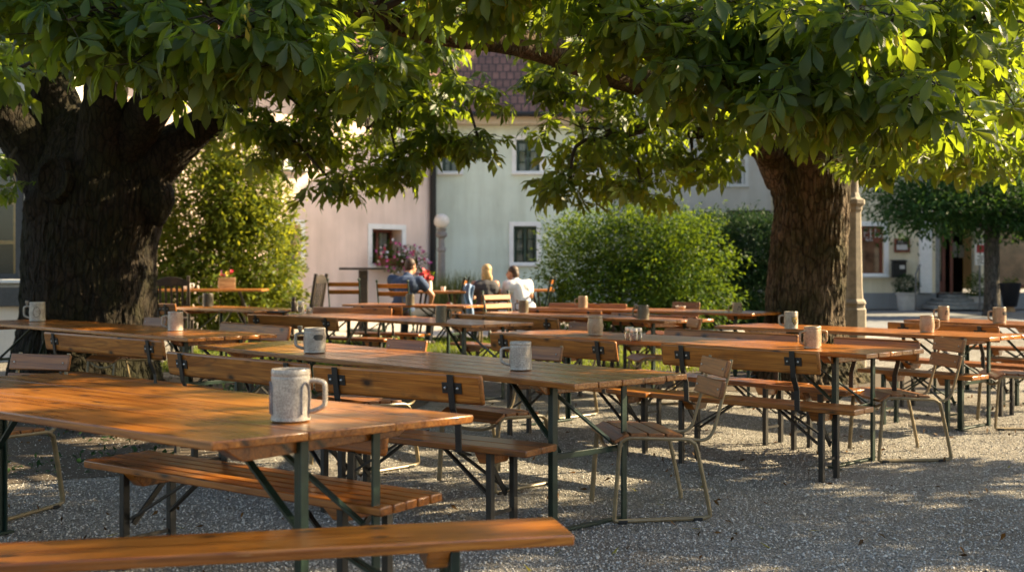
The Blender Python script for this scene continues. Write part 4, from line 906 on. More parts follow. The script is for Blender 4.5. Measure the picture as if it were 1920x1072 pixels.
def ellips(c, rad, lump=.12, fill=.35, fr=2.2, zmin=None):
    c = np.array(c); rad = np.array(rad)
    def fn(r, n):
        d = r.normal(0, 1, (n, 3)); d /= np.linalg.norm(d, axis=1)[:, None]
        k = np.array([1+lump*2.2*noise.noise(Vector(x*fr)+Vector(c))+lump*noise.noise(Vector(x*fr*3.1)) for x in d]); q = 1-fill*r.random(n)**1.6
        p = c+d*rad*(k*q)[:, None]
        if zmin is not None: m = p[:, 2] > zmin; p = p[m]; d = d[m]
        return p, d
    return fn
def multi(*fns):
    def fn(r, n):
        a = [f(r, n//len(fns)) for f in fns]; return np.concatenate([x for x, _ in a]), np.concatenate([y for _, y in a])
    return fn
# flower box on the far left table, red flowers, jug
c = far(425, 541.5, 18.1); t = thing('flower_box', (c.x, c.y, .23+.777), .35, 'pale wooden box with orange and red flowers on the small table by the shrub', 'flower box')
m = MB(); m.box((0, 0, .09), (.25, .19, .18)); m.obj('box', 'boxwood', t, .006)
leafcloud('foliage', 120, ellips((0, 0, .20), (.13, .1, .07), .1, .8), .05, 'bushleaf', t, 5)
for mt, nn in (('redpetal', 4), ('yellowpetal', 5), ('pink', 3)): blossom_mesh('blossoms', [(random.uniform(-.1, .1), random.uniform(-.08, .06), random.uniform(.21, .28)) for _ in range(nn)], .035, mt, t)
c = far(351, 541, 18.2); t = thing('coffee_pot', (c.x, c.y, .23+.777), 0, 'small white pot on the table behind the dark slatted chair', 'pot'); m = MB(); m.lathe([(.05, 0), (.06, .02), (.055, .07), (.04, .1), (.001, .105)], 18); m.obj('body', 'white', t); m = MB(); m.tube(spline([(.05, 0, .08), (.1, 0, .08), (.1, 0, .03), (.055, 0, .02)], 10), .009, 6); m.obj('handle', 'white', t)
c = far(804, 546, 17.25); t = thing('flower_vase', (c.x, c.y, gz(17.25)+.777), 0, 'white vase with red flowers on the table of the man in blue', 'vase'); m = MB(); m.lathe([(.05, 0), (.055, .02), (.05, .12), (.045, .15), (.001, .15)], 18); m.obj('vase', 'pot', t)
leafcloud('foliage', 60, ellips((-.02, 0, .22), (.09, .08, .08), .1, .8), .06, 'bushleaf', t, 6); blossom_mesh('blossoms', [(random.uniform(-.11, .04), random.uniform(-.08, .05), random.uniform(.17, .31)) for _ in range(12)], .05, 'redpetal', t)
c = far(831, 546, 17.3); t = thing('drinking_cup', (c.x, c.y, gz(17.3)+.777), 0, 'white cup near the right end of the red flower table', 'cup'); m = MB(); m.lathe([(.03, 0), (.038, .06), (.036, .06), (.028, .006), (.001, .006)], 16); m.obj('body', 'white', t)
# low ground cover round the trunks
def cover(name, c, rx, ry, n, size, mat, seed, label, zmax=.09):
    def fn(r, k):
        a = r.uniform(0, 2*PI, k); q = np.sqrt(r.random(k)); p = np.stack([c[0]+rx*q*np.cos(a), c[1]+ry*q*np.sin(a), r.random(k)**2*zmax], 1); p[:, 2] += [gz(y)+.008 for y in p[:, 1]]
        keep = np.array([noise.noise(Vector((x*1.3+seed, y*1.3, 0))) > -.12 for x, y, z in p]); p = p[keep]; d = r.normal(0, 1, p.shape); d[:, 2] = abs(d[:, 2])*.4; return p, d/np.linalg.norm(d, axis=1)[:, None]
    o = leafcloud(name, n, fn, size, mat, None, seed, .5, 0); tag(o, label, 'ground cover', kind='stuff')
cover('ground_cover', (-4.3, 10.3), 3.4, 3.5, 5200, .06, 'hedgeleaf', 61, 'sparse dark green ground cover around the huge trunk')
cover('leaf_litter', (-1.0, 9.5), 6.5, 5.0, 1500, .045, 'litterleaf', 62, 'scattered small brown leaf litter on the gravel between the benches', .012)
# fallen leaves
lf_t = leaf_templates(1, 1, 5, 9)[0]; FL = None; v0, u0, t0 = leaflet(3)
for (u, v) in ((322, 988), (232, 1003), (505, 917), (1062, 1033), (1160, 1028), (1412, 985), (1330, 908), (1418, 1018), (1450, 1070), (1290, 995), (1545, 1000), (1660, 965), (1180, 915), (905, 870), (1898, 872), (1760, 1010), (980, 1060), (1230, 950)):
    p = at(u, v, .012); vv = v0*np.array([.05, .085, .06]); vv[:, 2] += .012*np.sin(vv[:, 1]*40+u)
    if FL is None: FL = tri_mesh('fallen_leaf', vv, t0, 'fallen', None, u0); o = FL
    else: o = FL.copy(); COL.objects.link(o)
    o.location = p; o.rotation_euler = (random.uniform(-.3, .3), random.uniform(-.3, .3), random.uniform(0, 6.3)); tag(o, 'small yellowish fallen leaf lying on the gravel', 'leaf', 'fallen leaves on the gravel')
# ------------------------------------------------------------------ buildings
def building(name, O, ang, label, base=.23):
    t = thing(name, (O[0], O[1], base), ang, label, 'building'); tx, ty = math.cos(ang), math.sin(ang)
    def f(u, v):
        k = (u-960)/F; s = (k*O[1]-O[0])/(tx-k*ty); Y = O[1]+s*ty; return s, H-(v-HV)/F*Y-base
    return t, f
def wall_holes(t, x0, x1, z0, z1, holes, mat, th=.32, name='wall', D=7.):
    xs = sorted({x0, x1} | {h[0] for h in holes} | {h[1] for h in holes}); zs = sorted({z0, z1} | {h[2] for h in holes} | {h[3] for h in holes}); mb = MB()
    for i in range(len(xs)-1):
        for j in range(len(zs)-1):
            cx, cz = (xs[i]+xs[i+1])/2, (zs[j]+zs[j+1])/2
            if any(h[0] < cx < h[1] and h[2] < cz < h[3] for h in holes): continue
            mb.add([(xs[i], 0, zs[j]), (xs[i+1], 0, zs[j]), (xs[i+1], 0, zs[j+1]), (xs[i], 0, zs[j+1])], [(0, 1, 2, 3)])
    for a, b, c, d in holes:
        for p, q in (((a, c), (a, d)), ((a, d), (b, d)), ((b, d), (b, c)), ((b, c), (a, c))): mb.add([(p[0], 0, p[1]), (q[0], 0, q[1]), (q[0], th, q[1]), (p[0], th, p[1])], [(0, 1, 2, 3)])
    mb.add([(x0, 0, z0), (x0, 0, z1), (x0, D, z1), (x0, D, z0), (x1, 0, z0), (x1, 0, z1), (x1, D, z1), (x1, D, z0)], [(3, 2, 1, 0), (4, 5, 6, 7), (2, 3, 7, 6)])
    return mb.obj(name, mat, t, smooth=False)
def frame_rect(mb, a, b, c, d, w, y0, y1):
    for (p, q, r, s) in ((a, b, d-w, d), (a, b, c, c+w), (a, a+w, c+w, d-w), (b-w, b, c+w, d-w)): mb.box(((p+q)/2, (y0+y1)/2, (r+s)/2), (q-p, y1-y0, s-r))
def window(t, hole, fmat='greenframe', trim='white', sill='white', cols=2, rows=2, yb=.14, glass='glass', trimw=.12, curtain=False, part='window'):
    a, b, c, d = hole; m = MB(); frame_rect(m, a+.002, b-.002, c+.002, d-.002, .07, yb, yb+.06)
    for i in range(1, cols): x = a+(b-a)*i/cols; m.box((x, yb+.03, (c+d)/2), (.07 if cols == 2 else .04, .05, d-c-.145))
    w = m.obj(part, fmat, t, .004)
    m = MB()
    for i in range(cols):
        for j in range(1, rows):
            w_ = (b-a)/cols; m.box((a+w_*(i+.5), yb+.028, c+(d-c)*j/rows), (w_-.16, .03, .025))
    if rows > 1: m.obj('glazing_bar', fmat, w)
    m = MB(); m.box(((a+b)/2, yb+.045, (c+d)/2), (b-a-.142, .008, d-c-.142)); m.obj('pane', 'seeglass' if glass == 'glass' else glass, w)
    if glass == 'glass':
        m = MB(); m.box(((a+b)/2, yb+.172, (c+d)/2), (b-a-.01, .006, d-c-.01)); m.obj('unlit_room_panel', 'interior', w)  # dark sheet behind the pane in place of a shaded room
        for sgn in (-1, 1):
            m = MB(); vs = []; n = 14; x_e = a+.09 if sgn < 0 else b-.09; wd_ = (b-a)*.26
            for i in range(n+1):
                xx = x_e-sgn*wd_*i/n; yy = yb+.115+.018*math.sin(i*1.7)
                vs += [(xx, yy, c+.08), (xx+sgn*.03*math.sin(i), yy, d-.08)]
            m.add(vs, [(2*i, 2*i+2, 2*i+3, 2*i+1) for i in range(n)]); m.obj('curtain', 'paper', w)
    if trim: m = MB(); frame_rect(m, a-trimw, b+trimw, c-trimw*.6, d+trimw, trimw-.001, -.03, .001); m.obj('surround', trim, w, .004)
    if sill: m = MB(); m.box(((a+b)/2, -.06, c-.028), (b-a+.24, .16, .05)); m.obj('sill', sill, w, .006)
    return w
# pink house
PR = far(815, 508, 30.5); pang = PI/4; PO = (PR.x-12*math.cos(pang), PR.y-12*math.sin(pang))
t, f = building('pink_house', PO, pang, 'pink rendered house with white window surrounds and a dark downpipe on its corner')
def hole(f, u0, v0, u1, v1):
    s0, za = f(u0, v0); s1, zb = f(u1, v1); return (s0, s1, min(za, zb), max(za, zb))
def hole2(f, u0, u1, um, vt, vb):
    s0, _ = f(u0, 500); s1, _ = f(u1, 500); _, zt = f(um, vt); _, zb = f(um, vb); return (s0, s1, zb, zt)
h1 = hole2(f, 697, 753, 725, 430, 498); h2 = hole2(f, 512, 563, 540, 421, 498); h3 = hole2(f, 712, 755, 735, 258, 340); h4 = hole2(f, 520, 566, 545, 240, 318)
wall_holes(t, 0, 12, -.3, 5.9, [h1, h2, h3, h4], 'pinkwall', .5)
window(t, h1, 'brownframe', yb=.38, cols=2, rows=1, sill='white', trimw=.13); window(t, h2, 'greymetal', yb=.3, sill='darkframe', glass='paneblind' if False else 'glass'); window(t, h3, 'white', sill='darkframe'); window(t, h4, 'white', sill='darkframe')
m = MB(); m.add([(-.5, -.55, 5.75), (12.3, -.55, 5.75), (12.3, 3.6, 8.9), (-.5, 3.6, 8.9), (12.3, 7.5, 5.9), (-.5, 7.5, 5.9), (-.5, -.55, 5.62), (12.3, -.55, 5.62)], [(0, 1, 2, 3), (3, 2, 4, 5), (6, 7, 1, 0), (1, 7, 4, 2), (0, 3, 5, 6)]); m.obj('roof', 'roof', t, smooth=False)
m = MB(); m.tube([(-.5, -.62, 5.66), (12.35, -.62, 5.66)], .075, 10); m.obj('gutter', 'blackmat', t)
m = MB(); m.tube([(11.86, -.10, -.1), (11.86, -.10, 5.1), (11.9, -.5, 5.6)], .085, 10); m.obj('downpipe', 'blackmat', t)
# window flowers
t_b = thing('window_flower_box', (0, 0, 0), pang, 'overflowing window box of pink and white petunias on the pink house', 'flower box')
s0, zz = f(735, 490); t_b.location = (PO[0]+math.cos(pang)*s0, PO[1]+math.sin(pang)*s0, .23+zz); ry = Matrix.Rotation(pang, 3, 'Z')
m = MB(); m.box((0, -.25, -.02), (1.25, .22, .18)); m.obj('box', 'brownframe', t_b, .01)
cf = multi(ellips((-.25, -.33, .10), (.55, .3, .36), .15, .7), ellips((.35, -.33, .02), (.5, .28, .38), .15, .7)); leafcloud('foliage', 1500, cf, .085, 'bushleaf', t_b, 21)
r_ = np.random.default_rng(3)
for mt, nn in (('pink', 60), ('whitepetal', 45), ('redpetal', 6)):
    p, _ = multi(ellips((-.25, -.38, .10), (.58, .34, .40), .15, .15), ellips((.35, -.38, 0), (.55, .32, .44), .15, .15))(r_, nn*2); p = p[p[:, 1] < -.3]; blossom_mesh('blossoms', [tuple(x) for x in p], .043, mt, t_b)
# green house
t, f = building('mint_green_house', (far(818, 508, 31).x, 31.0), 0, 'mint green house with green window frames and a brown tiled roof')
hs = [hole2(f, 963, 1006, 985, 424, 495), hole2(f, 968, 1012, 990, 262, 324), hole2(f, 829, 860, 845, 268, 324)]
hs2 = hole2(f, 1080, 1122, 1100, 262, 324); s_, zt = f(900, 232)
wall_holes(t, 0, 4.6, -.3, zt, hs+[hs2], 'greenwall')
for h_ in hs+[hs2]: window(t, h_, 'greenframe', 'white', 'white', 2, 3)
m = MB(); m.box((2.3, -.2, zt+.08), (4.9, .5, .28)); m.obj('cornice', 'cream', t, .03)
rb = zt+.22
m = MB(); m.add([(-.3, -.6, rb), (4.95, -.6, rb), (4.95, 4.0, rb+4.1), (-.3, 4.0, rb+4.1), (-.3, -.6, rb-.10), (4.95, -.6, rb-.10), (-.3, 8, rb), (4.95, 8, rb)], [(0, 1, 2, 3), (4, 5, 1, 0), (3, 2, 7, 6), (1, 5, 7, 2), (0, 3, 6, 4)]); rf = m.obj('roof', 'roof', t, smooth=False)
m = MB(); rot = Matrix.Rotation(math.atan2(4.1, 4.6), 3, 'X'); m.box((2.95, 1.05, rb+1.55), (.55, .8, .10), rot); sk = m.obj('skylight', 'darkframe', t, .01); m = MB(); m.box((2.95, 1.05-.04, rb+1.55+.045), (.44, .68, .012), rot); m.obj('pane', 'skypane' if False else 'glass', sk)
m = MB(); m.tube([(-.3, -.66, rb-.05), (4.95, -.66, rb-.05)], .07, 10); m.obj('gutter', 'blackmat', t)
# white house with the red lettered window
t, f = building('off_white_house', (2.6, 37.5), 0, 'off-white house behind the dark hedge, a window with red lettering on it')
hw = hole2(f, 1362, 1449, 1400, 394, 426); hu = hole2(f, 1366, 1396, 1380, 300, 348)
wall_holes(t, 0, 6.3, -.3, 6.6, [hw, hu], 'whitewall'); w = window(t, hw, 'darkframe', None, None, 1, 1, yb=.08); window(t, hu, 'white', 'white', 'white', 2, 1)
a, b, c_, d_ = hw; m = MB(); m2 = MB()
def strokes(mb, x, z, h, segs, r, y): 
    for sg in segs: mb.tube([(x+p[0]*h, y, z+p[1]*h) for p in sg], r, 6, False, .4)
GL = {'R': [[(0, 0), (0, 1), (.35, 1), (.45, .78), (.35, .55), (0, .5)], [(.2, .5), (.48, 0)]], 'e': [[(.05, .3), (.42, .32), (.38, .55), (.2, .62), (.05, .5), (.02, .25), (.12, .04), (.3, 0), (.42, .08)]], 'i': [[(.1, 0), (.1, .6)], [(.1, .8), (.1, .84)]],
      's': [[(.38, .55), (.2, .62), (.05, .5), (.2, .34), (.36, .2), (.22, .02), (.02, .08)]], 'f': [[(.12, 0), (.12, .85), (.25, 1), (.4, .95)], [(0, .6), (.35, .6)]], 'l': [[(.1, 0), (.1, 1)]], 't': [[(.15, .95), (.15, .1), (.3, 0)], [(0, .65), (.35, .65)]], 'u': [[(.04, .6), (.04, .15), (.18, 0), (.36, .12)], [(.38, .6), (.38, 0)]], 'b': [[(.05, 1), (.05, 0), (.3, 0), (.42, .3), (.3, .58), (.05, .5)]], 'E': [[(.45, 1), (.05, 1), (.05, 0), (.45, 0)], [(.05, .5), (.38, .5)]], 'Z': [[(0, 1), (.45, 1), (0, 0), (.48, 0)]]}
def word(mb, s, x, z, h, r, y):
    for ch in s: strokes(mb, x, z, h, GL[ch], r, y); x += h*(.3 if ch in 'il' else .58)
word(m, 'Rei', a+.28, c_+.17, .36, .034, .06); word(m, 'sf', a+.28+.36*1.5, c_+.17, .36, .034, .06); m.obj('lettering', 'red', w)
rs = np.random.default_rng(8)
for k, (mt, nn) in enumerate((('redpetal', 5), ('yellowpetal', 8))): blossom_mesh('blossoms', [(a+.95+.5*rs.random(), .04, c_+.2+.28*rs.random()) for _ in range(nn)], .045, mt, w)
# cream house with the shop
t, f = building('cream_shop_house', (9.15*31.5/33.6+.0, 31.5), 0, 'cream yellow house with a red-brown shop window, dark doorway and grey plinth beyond the street', .277)
hshop = hole2(f, 1600, 1657, 1640, 424, 516); hdoor = hole2(f, 1754, 1838, 1800, 400, 552); hbig = hole2(f, 1872, 2000, 1900, 430, 560)
_, zp = f(1640, 549)
wall_holes(t, -.1, 12, zp, 11.6, [hshop, (hdoor[0], hdoor[1], zp, hdoor[3]), (hbig[0], hbig[1], zp+.0, hbig[3])], 'creamwall', .6)
sa, _ = f(1757, 500); m = MB(); m.box(((-.1+hdoor[0])/2, 0.10, zp/2-.1), (hdoor[0]+.1, .32, zp+.2)); m.box(((hdoor[1]+12)/2, .10, zp/2-.1), (12-hdoor[1], .32, zp+.2)); m.obj('plinth', 'plinth', t, .01)
w = window(t, hshop, 'brownframe', 'white', 'white', 1, 1, yb=.1, glass='glasswarm', trimw=.13, part='shop_window')
a, b, c_, d_ = hshop; zs = c_+(d_-c_)*.72; m = MB(); n = 12; vs = []; xc = (a+b)/2; hwid = (b-a)/2-.07
ar = [(xc+hwid*math.cos(PI*i/n), zs-.22+.22*math.sin(PI*i/n)) for i in range(n+1)]
for x, z in ar: vs += [(x, .085, z), (x, .085, d_-.05), (x, .105, z), (x, .105, d_-.05)]
m.add(vs, [f_ for i in range(n) for f_ in ((i*4, i*4+1, i*4+5, i*4+4), (i*4, i*4+4, i*4+6, i*4+2))]); m.obj('arched_panel', 'brownframe', w, smooth=False)
su, zu = f(1620, 445); m = MB(); word(m, 'Etlub', su+.02, zu, .25, .018, .07); word(m, 'ilullu', su+.06, zu-.1, .09, .009, .07); m.obj('lettering', 'white', w)
ps, pz = f(1690, 460); p2 = hole2(f, 1676, 1705, 1690, 447, 473); m = MB(); frame_rect(m, *p2, .05, -.06, -.002); po = m.obj('poster_frame', 'brownframe', t, .004); m = MB(); m.box(((p2[0]+p2[1])/2, -.02, (p2[2]+p2[3])/2), (p2[1]-p2[0]-.102, .02, p2[3]-p2[2]-.102)); m.obj('poster', 'leather', po); m = MB(); m.box(((p2[0]+p2[1])/2, -.035, p2[2]+.14), (p2[1]-p2[0]-.13, .008, .14)); m.obj('poster_text_block', 'paper', po)
m = MB(); word(m, 'Re', p2[0]+.12, p2[2]+.24, .15, .012, -.036); m.obj('poster_lettering', 'paper', po)
pl = hole2(f, 1722, 1745, 1730, 330, 552); m = MB(); m.box(((pl[0]+pl[1])/2, -.06, (zp+5)/2), (pl[1]-pl[0], .118, 5-zp)); m.obj('pilaster', 'white', t, .01)
m = MB(); m.box((hdoor[0]-.002+.06, .3, (zp+hdoor[3])/2), (.12, .58, hdoor[3]-zp)); m.obj('door_jamb', 'stonestep', t)
m = MB(); zb = hdoor[2]; wd = hdoor[1]-hdoor[0]
m.box((hdoor[0]+.12+.04, .55, (zb+hdoor[3])/2), (.08, .06, hdoor[3]-zb)); m.box((hdoor[0]+.42, .55, (zb+hdoor[3])/2), (.09, .06, hdoor[3]-zb)); m.box((hdoor[0]+.62, .5, (zb+hdoor[3])/2), (.08, .08, hdoor[3]-zb)); m.box((hdoor[0]+.30, .55, zb+.18), (.28, .05, .36)); dr = m.obj('door', 'brownframe', t, .004)
m = MB(); m.box((hdoor[0]+.30, .56, (zb+hdoor[3])/2+.2), (.24, .01, hdoor[3]-zb-.4)); m.obj('pane', 'glass', dr)
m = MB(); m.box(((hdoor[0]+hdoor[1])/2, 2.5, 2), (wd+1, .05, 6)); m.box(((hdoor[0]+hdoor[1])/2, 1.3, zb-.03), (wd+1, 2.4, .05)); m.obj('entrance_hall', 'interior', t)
m = MB(); m.box((hdoor[0]+.95, 1.2, zb+1.25), (.2, .02, .42)); m.box((hdoor[0]+1.2, 1.25, zb+1.2), (.16, .02, .36)); m.obj('notices', 'paper', t)
m = MB(); x0, _ = f(1714, 570); x1, _ = f(1826, 570)
for i in range(4): m.box(((x0+x1)/2+i*.11, -.2-.28*(3-i)+.0+.14*0, zb*(i+.5)/4), (x1-x0-i*.22-.004*i, .9+.28*(0)+.0, zb/4-.002))
m.obj('steps', 'stonestep', t, .012)
hb_ = hbig; w2 = window(t, (hb_[0], hb_[1], zp+.15, hb_[3]), 'brownframe', None, None, 2, 1, yb=.12, glass='glasswarm', part='shop_window')
for (x_, z_, mt, sx_, sz_) in ((hb_[0]+.35, 1.2, 'skin', .5, .9), (hb_[0]+1.3, 1.5, 'red', .5, .4), (hb_[0]+.9, .9, 'boxwood', .3, .5)):
    m = MB(); m.box((x_, .45, z_), (sx_, .1, sz_)); m.obj('display', mt, w2, .03)
m = MB(); m.add([(-.5, -.5, 11.5), (12.5, -.5, 11.5), (12.5, 4, 13.2), (-.5, 4, 13.2), (12.5, 8, 11.5), (-.5, 8, 11.5)], [(0, 1, 2, 3), (3, 2, 4, 5), (0, 5, 4, 1), (1, 4, 2), (0, 3, 5)]); m.obj('roof', 'roof', t, smooth=False)
def wpos(f, u, v, Y, z): return (far(u, v, Y).x, Y, z)
mbx = thing('letter_box', (far(1683, 505, 31.4).x, 31.40, H-(520-HV)/F*31.4), 0, 'black letter box with a white plate mounted on the cream wall', 'letter box')
m = MB(); m.box((0, -.10, .22), (.36, .18, .44)); m.obj('body', 'blackmat', mbx, .015); m = MB(); m.box((0, -.11, .455), (.40, .24, .03), Matrix.Rotation(.12, 3, 'X')); m.obj('lid', 'blackmat', mbx, .01); m = MB(); m.box((.06, -.194, .28), (.14, .008, .10)); m.obj('plate', 'paper', mbx)
def potted(u, v, Y, r, h, label, plantr, mat='pot', seed=1, name='potted_shrub', leaf='hedgeleaf', z0=None):
    c = far(u, v, Y); t = thing(name, (c.x, Y, .234 if z0 is None else z0), 0, label, 'planter'); m = MB(); m.lathe([(r*.72, 0), (r*.78, .03), (r*.92, h*.85), (r*1.04, h*.88), (r*1.04, h), (r*.92, h), (r*.88, h*.9), (.001, h*.9)], 28); m.obj('pot', mat, t)
    if plantr: leafcloud('shrub', 1400, ellips((0, 0, h+plantr[1]*.75), (plantr[0], plantr[0], plantr[1]), .12, .5), .07, leaf, t, seed)
    return t
potted(1699, 577, 30.9, .27, .48, 'white pot with a clipped ball shrub beside the entrance steps', (.33, .27), seed=31)
potted(1836, 577, 30.7, .26, .38, 'pale stone pot with a loose plant right of the entrance steps', (.36, .34), seed=32, leaf='bushleaf')
c = far(1894, 577, 29.6); t = thing('tall_black_planter', (c.x, 29.6, .234), 0, 'tall tapered black planter on a pale round foot before the big shop window', 'planter'); m = MB(); m.lathe([(.12, 0), (.13, .03), (.09, .14), (.001, .14)], 20); m.obj('foot', 'boxwood', t); m = MB(); m.lathe([(.15, .14), (.17, .16), (.27, .72), (.28, .75), (.24, .75), (.001, .70)], 28); m.obj('pot', 'blackpot', t); leafcloud('plant', 160, ellips((0, 0, .78), (.2, .2, .1), .1, .8), .08, 'bushleaf', t, 33)
hr = thing('handrail', (0, 0, 0), 0, 'slim grey handrail at the left of the entrance steps', 'handrail'); p = far(1717, 575, 30.5); hr.location = (p.x, 30.5, .24); m = MB(); zt_ = (575-502)/F*30.5; m.tube([(0, 0, 0), (0, 0, zt_-.06), (.04, .03, zt_), (.28, .55, zt_+.17), (.34, .6, zt_+.17)], .022, 8); m.obj('rail', 'greymetal', hr); m = MB(); m.tube([(.30, .58, .45), (.30, .58, zt_+.15)], .02, 8); m.obj('post', 'greymetal', hr)
sp = thing('street_sign', (far(1838, 500, 29.9).x, 29.9, .234), 0, 'small white sign with a red upper field on a thin post before the doorway', 'sign'); m = MB(); m.tube([(0, .03, 0), (0, .03, 2.05)], .025, 8); m.obj('post', 'greymetal', sp); zb_ = H-.234-(497-HV)/F*29.9; zt2 = H-.234-(457-HV)/F*29.9; m = MB(); m.box((0, 0, (zb_+zt2)/2), (.27, .02, zt2-zb_)); bd = m.obj('board', 'white', sp, .004); m = MB(); m.box((0, -.0125, zt2-.13), (.20, .004, .20)); m.obj('red_field', 'red', bd)
m = MB()
for i, w_ in enumerate((.16, .12, .17, .10, .15)): m.box((random.uniform(-.02, .02), -.0125, zb_+.05+i*.045), (w_, .004, .018))
m.obj('text_lines', 'black', bd)
t = thing('shade_caster_house', (25.0, 17.5, .2), 0, 'unseen two storey house added on the right to shade the street', 'building')  # out of view, added to throw shade over the street
m = MB(); m.box((4, 7.8, 4.4), (8, 15.6, 8.8)); m.obj('wall', 'creamwall', t, .02); m = MB(); m.add([(-.4, -.4, 8.81), (8.4, -.4, 8.81), (8.4, 16, 8.81), (-.4, 16, 8.81), (4, -.4, 11), (4, 16, 11)], [(0, 3, 5, 4), (1, 4, 5, 2), (0, 4, 1), (3, 2, 5), (3, 0, 1, 2)]); m.obj('roof', 'roof', t, smooth=False)
for y_ in (2.2, 5.6, 9.2, 12.8):
    for z_ in (2.2, 5.8):
        m = MB(); m.box((-.02, y_, z_), (.08, 1.1, 1.5)); wf = m.obj('window', 'white', t, .01); m = MB(); m.box((-.065, y_, z_), (.012, .9, 1.3)); m.obj('pane', 'glass', wf)
# house at the left edge with the glazed front
t = thing('glazed_front_house', (-11.2, 15.2, .12), 0, 'white house with a dark framed glazed front behind the huge trunk at the left edge', 'building')
xr = far(36, 500, 15.2).x+11.2; zt_ = H-(300-HV)/F*15.2-.12; zb_ = H-(523-HV)/F*15.2-.12
wall_holes(t, 0, xr+.35, -.3, 5, [(xr-3.2, xr, zb_, zt_)], 'whitewall', .3, D=1.6); w = window(t, (xr-3.2, xr, zb_, zt_), 'darkframe', 'darkframe', 'white', 3, 1, yb=.05, glass='seeglass', trimw=.06)
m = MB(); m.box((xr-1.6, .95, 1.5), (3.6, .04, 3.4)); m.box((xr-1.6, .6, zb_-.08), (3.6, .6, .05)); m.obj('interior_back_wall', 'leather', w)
m = MB()
for z in (zb_+.5, zb_+1.05): m.box((xr-1.6, .72, z), (3.1, .3, .05))
for x in (xr-.28, xr-1.5): m.box((x, .72, (zb_+zt_)/2), (.10, .28, zt_-zb_-.1))
m.obj('shelf', 'shelfwood_lit', w)
m = MB(); m.box((xr-1.2, -.10, zb_-.23), (3.5, .18, .26)); m.obj('planter_ledge', 'darkframe', t, .01)
# ------------------------------------------------------------------ lamps
p = far(828, 415, 28); t = thing('globe_lamp', (p.x, 28, .234), 0, 'white globe lamp on a slim grey post beside the downpipe of the pink house', 'street lamp'); z = p.z-.234
m = MB(); m.ball((0, 0, z), .185, 28, 18); m.obj('globe', 'pot', t)
m = MB(); m.lathe([(.16, 0), (.16, .1), (.12, .14), (.10, .6), (.085, z-.75), (.11, z-.72), (.11, z-.66), (.08, z-.62), (.075, z-.42), (.14, z-.36), (.14, z-.30), (.10, z-.26), (.13, z-.18), (.001, z-.17)], 20); m.obj('post', 'greymetal', t)
p = far(1600, 508, 14.6); t = thing('lamp_post', (p.x, 14.6, gz(14.6)), 0, 'tall beige octagonal lamp post standing directly behind the right tree trunk', 'street lamp')
zz = lambda v: H-(v-HV)/F*14.6-gz(14.6)
m = MB(); m.lathe([(.165, 0), (.165, zz(577)-.02), (.15, zz(577)), (.15, zz(572)), (.165, zz(569)), (.158, zz(565)), (.128, zz(560)), (.118, zz(540)), (.100, zz(398)), (.115, zz(393)), (.115, zz(388)), (.15, zz(383)), (.15, zz(375)), (.09, zz(370)), (.062, zz(360))], 8)
m.obj('column', 'stonepost', t, .006, smooth=False); m = MB(); m.lathe([(.062, zz(361)), (.058, zz(200)), (.075, zz(195)), (.05, zz(188)), (.05, zz(120))], 16); m.obj('shaft', 'stonepost', t)
m = MB(); m.ball((0, 0, zz(95)), .2, 24, 16); m.obj('globe', 'white', t)
# ------------------------------------------------------------------ bushes
def shrub(name, c, label, cat, parts, n, size, mat, seed, asp=.5, stems=6, zmin=.05, shoots=110):
    t = thing(name, (c[0], c[1], gz(c[1])), 0, label, cat); leafcloud('foliage', n, multi(*[ellips(a, b, l, fl, zmin=zmin) for a, b, l, fl in parts]), size, mat, t, seed, asp)
    r = np.random.default_rng(seed+100); ps = []; os_ = []; sh = MB()
    for k in range(shoots):
        a0, b0, l, fl = parts[r.integers(0, len(parts))]; d = r.normal(0, 1, 3); d[2] = abs(d[2])*1.2+.1; d /= np.linalg.norm(d); p0 = np.array(a0)+d*np.array(b0)*.9; L_ = r.uniform(.15, .42); dr = d*.7+np.array([0, 0, .6])+r.normal(0, .2, 3); dr /= np.linalg.norm(dr)
        sh.tube([tuple(p0-dr*.1), tuple(p0+dr*L_)], [.005, .003], 4)
        for q in np.linspace(0, 1, 12): ps.append(p0+dr*L_*q+r.normal(0, .018, 3)); os_.append(r.normal(0, .8, 3)+dr*.8)
    if shoots: leafcloud('shoots', 0, lambda rr, n: (np.array(ps), np.array(os_)/np.linalg.norm(np.array(os_), axis=1)[:, None]), size, mat, t, seed+7, asp)
    m = MB()
    for i in range(stems):
        a = 2*PI*i/stems; a0, b0 = parts[0][0], parts[0][1]; e = Vector((a0[0]+b0[0]*.6*math.cos(a), a0[1]+b0[1]*.5*math.sin(a), a0[2]+b0[2]*random.uniform(-.1, .5))); m.tube(spline([(.15*math.cos(a), .15*math.sin(a), 0), (e.x*.5, e.y*.5, e.z*.5), e], 8), [.035-.003*k for k in range(9)], 6)
    m.obj('stems', 'twig', t); return t
shrub('leafy_shrub', (-5.25, 20.4), 'tall glossy yellow-green shrub right of the huge trunk, before the pink house', 'shrub',
      [((0, 0, 1.6), (1.35, 1.1, 1.75), .12, .55), ((-.5, .2, 2.3), (1.0, .9, 1.4), .14, .55), ((.75, -.2, 1.2), (.8, .8, 1.25), .14, .55), ((-1.1, 0, 1.3), (.9, .9, 1.4), .14, .55), ((.45, -.1, 2.4), (.75, .7, 1.05), .16, .55), ((0, -.3, .6), (1.6, .9, .7), .1, .5)], 36000, .128, 'shrubleaf', 41, .44)
